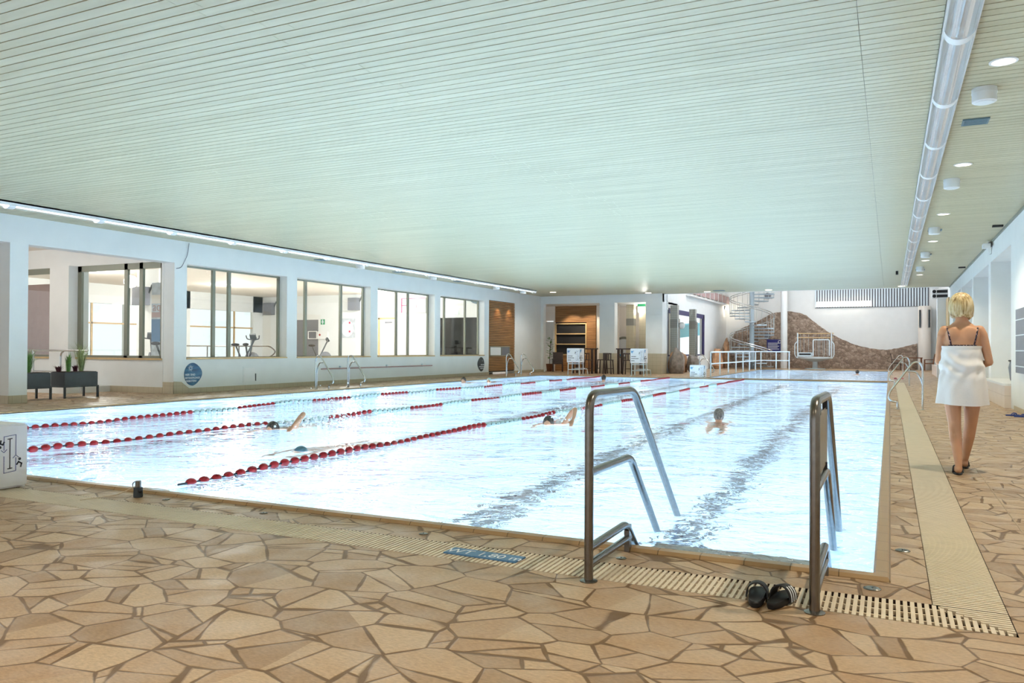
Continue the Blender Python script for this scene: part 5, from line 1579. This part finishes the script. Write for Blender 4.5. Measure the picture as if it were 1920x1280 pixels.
# legs mid-stride
limb(mb, [(-0.088, 0.0, 0.90), (-0.082, -0.01, 0.70), (-0.068, -0.03, 0.50), (-0.066, -0.045, 0.46), (-0.060, -0.10, 0.34), (-0.050, -0.16, 0.20), (-0.042, -0.205, 0.09), (-0.042, -0.21, 0.055)],
     [0.092, 0.080, 0.060, 0.058, 0.056, 0.043, 0.032, 0.034])
limb(mb, [(0.092, 0.02, 0.90), (0.094, 0.06, 0.70), (0.088, 0.115, 0.50), (0.084, 0.125, 0.46), (0.072, 0.165, 0.34), (0.058, 0.23, 0.20), (0.048, 0.295, 0.09), (0.046, 0.30, 0.055)],
     [0.092, 0.080, 0.060, 0.058, 0.056, 0.043, 0.032, 0.034])
for fx, fy in ((-0.045, -0.225), (0.046, 0.285)):
    limb(mb, [(fx, fy, 0.045), (fx, fy + 0.09, 0.045), (fx - 0.004, fy + 0.17, 0.034)], [0.032, 0.036, 0.032])
    for k in range(5):
        limb(mb, [(fx - 0.028 + 0.014 * k, fy + 0.19, 0.034), (fx - 0.028 + 0.014 * k, fy + 0.225 - 0.004 * abs(k - 1.5), 0.028)], [0.010, 0.009], 8)
me = remeshed(mb, 0.009, 5)
body = link('body', me, 'skin'); body.parent = wt
# hair: chin length bob with a ragged hem
mb = MB()
rings = []
prof = [(1.785, 0.015), (1.778, 0.045), (1.76, 0.074), (1.73, 0.098), (1.69, 0.113), (1.645, 0.119), (1.60, 0.117), (1.565, 0.108), (1.545, 0.098), (1.535, 0.085)]
for i, (z, r) in enumerate(prof):
    ring = []
    for k in range(48):
        a = 2 * PI * k / 48
        front = max(0, math.sin(a))
        w = 1 + 0.035 * math.sin(a * 9 + z * 25) * min(1, i / 4) + 0.02 * math.sin(a * 17 + 2)
        r = r * 0.93 if k == 0 else r
        rx, ry = r * w, r * 0.98 * w * (1 - 0.28 * front ** 2 * min(1, i / 5))
        zz = z + (0.020 * noise.noise((a * 2.5, 1.7, 0)) if i > 7 else 0) - (0.02 if i > 6 and math.sin(a) > -0.3 and math.cos(a) > 0.3 else 0) + (0.012 if i > 7 and math.sin(a) < -0.7 else 0)
        ring.append((rx * math.cos(a) - 0.006, ry * math.sin(a) + 0.012, zz))
    rings.append(ring)
mb.loft(rings)
hr = link('hair', mb.mesh('hair', True), 'hair_blond'); hr.parent = wt
# towel wrapped under the arms
def towel_ring(z, grow):
    t_ = (1.25 - z) / 0.58
    rx = 0.174 + 0.056 * t_ ** 1.1 + grow
    ry = 0.128 + 0.050 * t_ + 0.012 * math.sin(PI * t_) + grow
    cx = 0.0 + 0.004 * math.sin(z * 9)
    out = []
    for k in range(80):
        a = 2 * PI * k / 80
        f = 0.010 * math.sin(3.0 * a + 46 * z + 1.5 * math.sin(3 * a)) * max(0, 1 - abs(z - 1.06) / 0.17) + 0.011 * math.sin(7 * a + 4 * z) * t_ ** 1.5 + 0.005 * math.sin(11 * a - 25 * z) * max(0, 1 - abs(z - 1.0) / 0.25)
        if z > 1.23: f += 0.006
        out.append(((rx + f) * math.cos(a) + cx, (ry + f) * math.sin(a) + 0.005, z + 0.008 * math.sin(a * 2 + 1) * t_))
    return out
zs = [1.250 - 0.58 * k / 40 for k in range(41)]
rings = [towel_ring(1.246, -0.012)] + [towel_ring(z, 0) for z in zs] + [towel_ring(z, -0.010) for z in reversed(zs)]
mb = MB(); mb.loft(rings, cap=False)
tw = link('towel', mb.mesh('towel', True), 'towel'); tw.parent = wt
# overlap edge of the towel at the front left
mb = MB()
mb.loft([[(0.19 * math.cos(a), 0.135 * math.sin(a) + 0.006, z) for a in [PI * 0.98 + 0.0, PI * 0.9, PI * 0.8, PI * 0.7]] + [(0.20 * math.cos(a), 0.145 * math.sin(a) + 0.006, z) for a in [PI * 0.7, PI * 0.8, PI * 0.9, PI * 0.98]] for z in (1.255, 1.1, 0.95)])
of = link('towel_fold', mb.mesh('towel_fold', True), 'towel'); of.parent = tw
# straps of the swimsuit follow the back
def back_pt(x, z, off=0.004):
    for (z0, c0, d0, rx0, ry0), (z1, c1, d1, rx1, ry1) in zip(SEC, SEC[1:]):
        if z0 <= z <= z1:
            t_ = (z - z0) / (z1 - z0)
            rx, ry, d = rx0 + (rx1 - rx0) * t_, ry0 + (ry1 - ry0) * t_, d0 + (d1 - d0) * t_
            return Vector((x, d - ry * math.sqrt(max(0.0, 1 - (x / rx) ** 2)) - off, z))
def on_back(x, z):
    hit = None
    bv = body.data
    ok, loc, nrm, idx = body.ray_cast(Vector((x, -0.6, z)), Vector((0, 1, 0)))
    return loc + Vector((0, -0.002, 0)) if ok else back_pt(x, z)
for s in (-1, 1):
    pts = []
    for k in range(15):
        t_ = k / 14
        z = 1.245 + (1.432 - 1.245) * t_
        pts.append(on_back(s * (0.096 + 0.038 * t_), z))
    sm = MB()
    for p, q in zip(pts, pts[1:]):
        sm.obox((p + q) / 2, (0.0075, 0, 0), (0, 0.003, 0), (q - p) * 0.56)
    st = link('swimsuit_strap', sm.mesh('swimsuit_strap'), 'strap'); st.parent = wt
sm = MB()
pts = [on_back(-0.12 + 0.24 * k / 16, 1.252) for k in range(17)]
for p, q in zip(pts, pts[1:]):
    sm.obox((p + q) / 2, (q - p) * 0.56, (0, 0.003, 0), (0, 0, 0.009))
st = link('swimsuit_band', sm.mesh('swimsuit_band'), 'strap'); st.parent = wt
for fx, fy in ((-0.045, -0.225), (0.046, 0.285)):
    def ol(s_, z): return [Vector((fx + (0.044 + 0.006 * math.sin(a)) * s_ * math.cos(a), fy + 0.098 + 0.142 * s_ * math.sin(a), z)) for a in [2 * PI * k / 24 for k in range(24)]]
    so = link('flip_flop', MB().loft([ol(0.97, 0.0), ol(1, 0.012), ol(0.95, 0.018)]).mesh('flip_flop', True), 'black'); so.parent = wt
    m2 = MB()
    for s in (-1, 1):
        m2.tube([(fx + s * 0.045, fy + 0.05, 0.018), (fx + s * 0.036, fy + 0.12, 0.078), (fx, fy + 0.19, 0.062), (fx, fy + 0.2, 0.018)], 0.007, 8, 0.05)
    sr = link('thong', m2.mesh('thong', True), 'black'); sr.parent = so

# ---------------------------------------------------------------- swimmers
def swimmer(x, y, rz, label, hair, head_z, arm=None, capped=False, face_up=0.0):
    """lies along local +Y (head first) just under the surface"""
    t = thing('person', label, 'person', (x, y, 0), 'swimmers in the pools', rz)
    mb = MB()
    hz = head_z
    mb.ell((0, 0, hz), 0.078, 0.10, 0.115, 16, 10)
    mb.ell((0, 0.05, hz - 0.055), 0.052, 0.055, 0.055)
    mb.ell((0, 0.10, hz - 0.01), 0.013, 0.02, 0.022)
    for s in (-1, 1):
        mb.ell((s * 0.08, 0, hz - 0.01), 0.01, 0.02, 0.03)
    limb(mb, [(0, -0.01, hz - 0.06), (0, -0.10, -0.10)], [0.055, 0.06])
    sec = [(-0.06, -0.10, 0.06, 0.06), (-0.13, -0.12, 0.15, 0.075), (-0.20, -0.14, 0.20, 0.095), (-0.35, -0.17, 0.18, 0.11), (-0.55, -0.21, 0.15, 0.10), (-0.72, -0.25, 0.17, 0.11), (-0.82, -0.27, 0.15, 0.10)]
    mb.loft([[(rx * math.cos(a), yy, zc + rz_ * math.sin(a)) for a in [2 * PI * k / 20 for k in range(20)]] for yy, zc, rx, rz_ in sec])
    for s in (-1, 1):
        limb(mb, [(s * 0.09, -0.78, -0.27), (s * 0.11, -1.15, -0.33), (s * 0.10, -1.50, -0.36), (s * 0.09, -1.68, -0.38)], [0.085, 0.058, 0.040, 0.026])
        if arm == s:
            limb(mb, [(s * 0.18, -0.17, -0.10), (s * 0.34, -0.22, 0.16), (s * 0.40, -0.20, 0.21)], [0.052, 0.043, 0.040])
            limb(mb, [(s * 0.40, -0.20, 0.21), (s * 0.43, 0.02, 0.10), (s * 0.42, 0.10, 0.05)], [0.040, 0.030, 0.025])
            hand(mb, (s * 0.42, 0.10, 0.05), (0, 0.85, -0.5), (-s, 0, 0), (0, 0.5, 0.85), 1.0, 0.3)
        else:
            limb(mb, [(s * 0.17, -0.17, -0.13), (s * 0.22, 0.08, -0.20), (s * 0.16, 0.30, -0.20)], [0.050, 0.040, 0.026])
            hand(mb, (s * 0.16, 0.30, -0.20), (0, 1, 0), (-s, 0, 0), (0, 0, 1), 1.0, 0.3)
    me = remeshed(mb, 0.014, 4)
    b = link('body', me, 'skin2'); b.parent = t
    def shape(p):
        q = p.copy()
        if not capped:
            q += p.normalized() * 0.006 * math.sin(14 * math.atan2(p.y, p.x))
        return q
    h = MB().ell((0, -0.015, hz + 0.022), 0.088, 0.104, 0.108, 24, 12, shape)
    o = link('swim_cap' if capped else 'hair', h.mesh('hair', True), hair); o.parent = t
    if capped:
        for s in (-1, 1):
            g = link('goggle', MB().ell((s * 0.034, 0.088, hz + 0.0), 0.024, 0.014, 0.016).mesh('goggle', True), 'black'); g.parent = t
    return t
swimmer(-8.25, 9.0, PI + 0.1, 'swimmer with dark wet hair and one arm raised in a splash by the middle rope', 'hair_dark', -0.025, -1)
swimmer(-5.02, 11.85, PI + 0.15, 'swimmer in front of the rope ending free, dark hair, one arm lifted over the rope', 'hair_dark', -0.02, -1)
swimmer(-2.62, 13.6, 0.15, 'swimmer with grey streaked hair alone in the wide lane behind the steel stair rails', 'hair_grey', 0.075, None)
swimmer(-6.29, 7.33, PI, 'swimmer in a blue grey cap with face down between the two nearer lane ropes', 'cap', -0.09, None, True)
swimmer(-13.6, 24.4, PI + 0.2, 'dark haired swimmer near the white wall, ahead of the pale capped swimmer', 'hair_dark', 0.06, None)
swimmer(-13.15, 25.5, PI + 0.2, 'swimmer in a pale cap near the white wall', 'white_plastic', 0.02, None, True)
swimmer(-9.9, 28.8, 0.1, 'dark haired swimmer between the ropes in front of the two printed blocks', 'hair_dark', 0.09, None)
swimmer(-1.5, 44.0, 0.0, 'dark haired swimmer alone in the second pool', 'hair_dark', 0.08, None)
# spray thrown up by the two crawl swimmers
def spray(x, y, n, sx, sy, h, label):
    mb = MB()
    for k in range(n):
        a = R.gauss(0, 1); b_ = R.gauss(0, 1)
        z = abs(R.gauss(0, 0.5)) * h
        r = R.uniform(0.004, 0.016) * (1.6 if z < 0.08 else 1)
        bmesh.ops.create_icosphere(mb.b, subdivisions=1, radius=r, matrix=Matrix.Translation((x + a * sx, y + b_ * sy, z)))
    return solid('spray', mb, 'print_white', label, 'splash', kind='stuff', smooth=True)
spray(-8.0, 9.7, 420, 0.32, 0.45, 0.42, 'white spray thrown up beside the dark haired swimmer at the middle rope')
spray(-4.8, 12.3, 140, 0.2, 0.3, 0.30, 'thin spray behind the swimmer with an arm lifted over the rope')
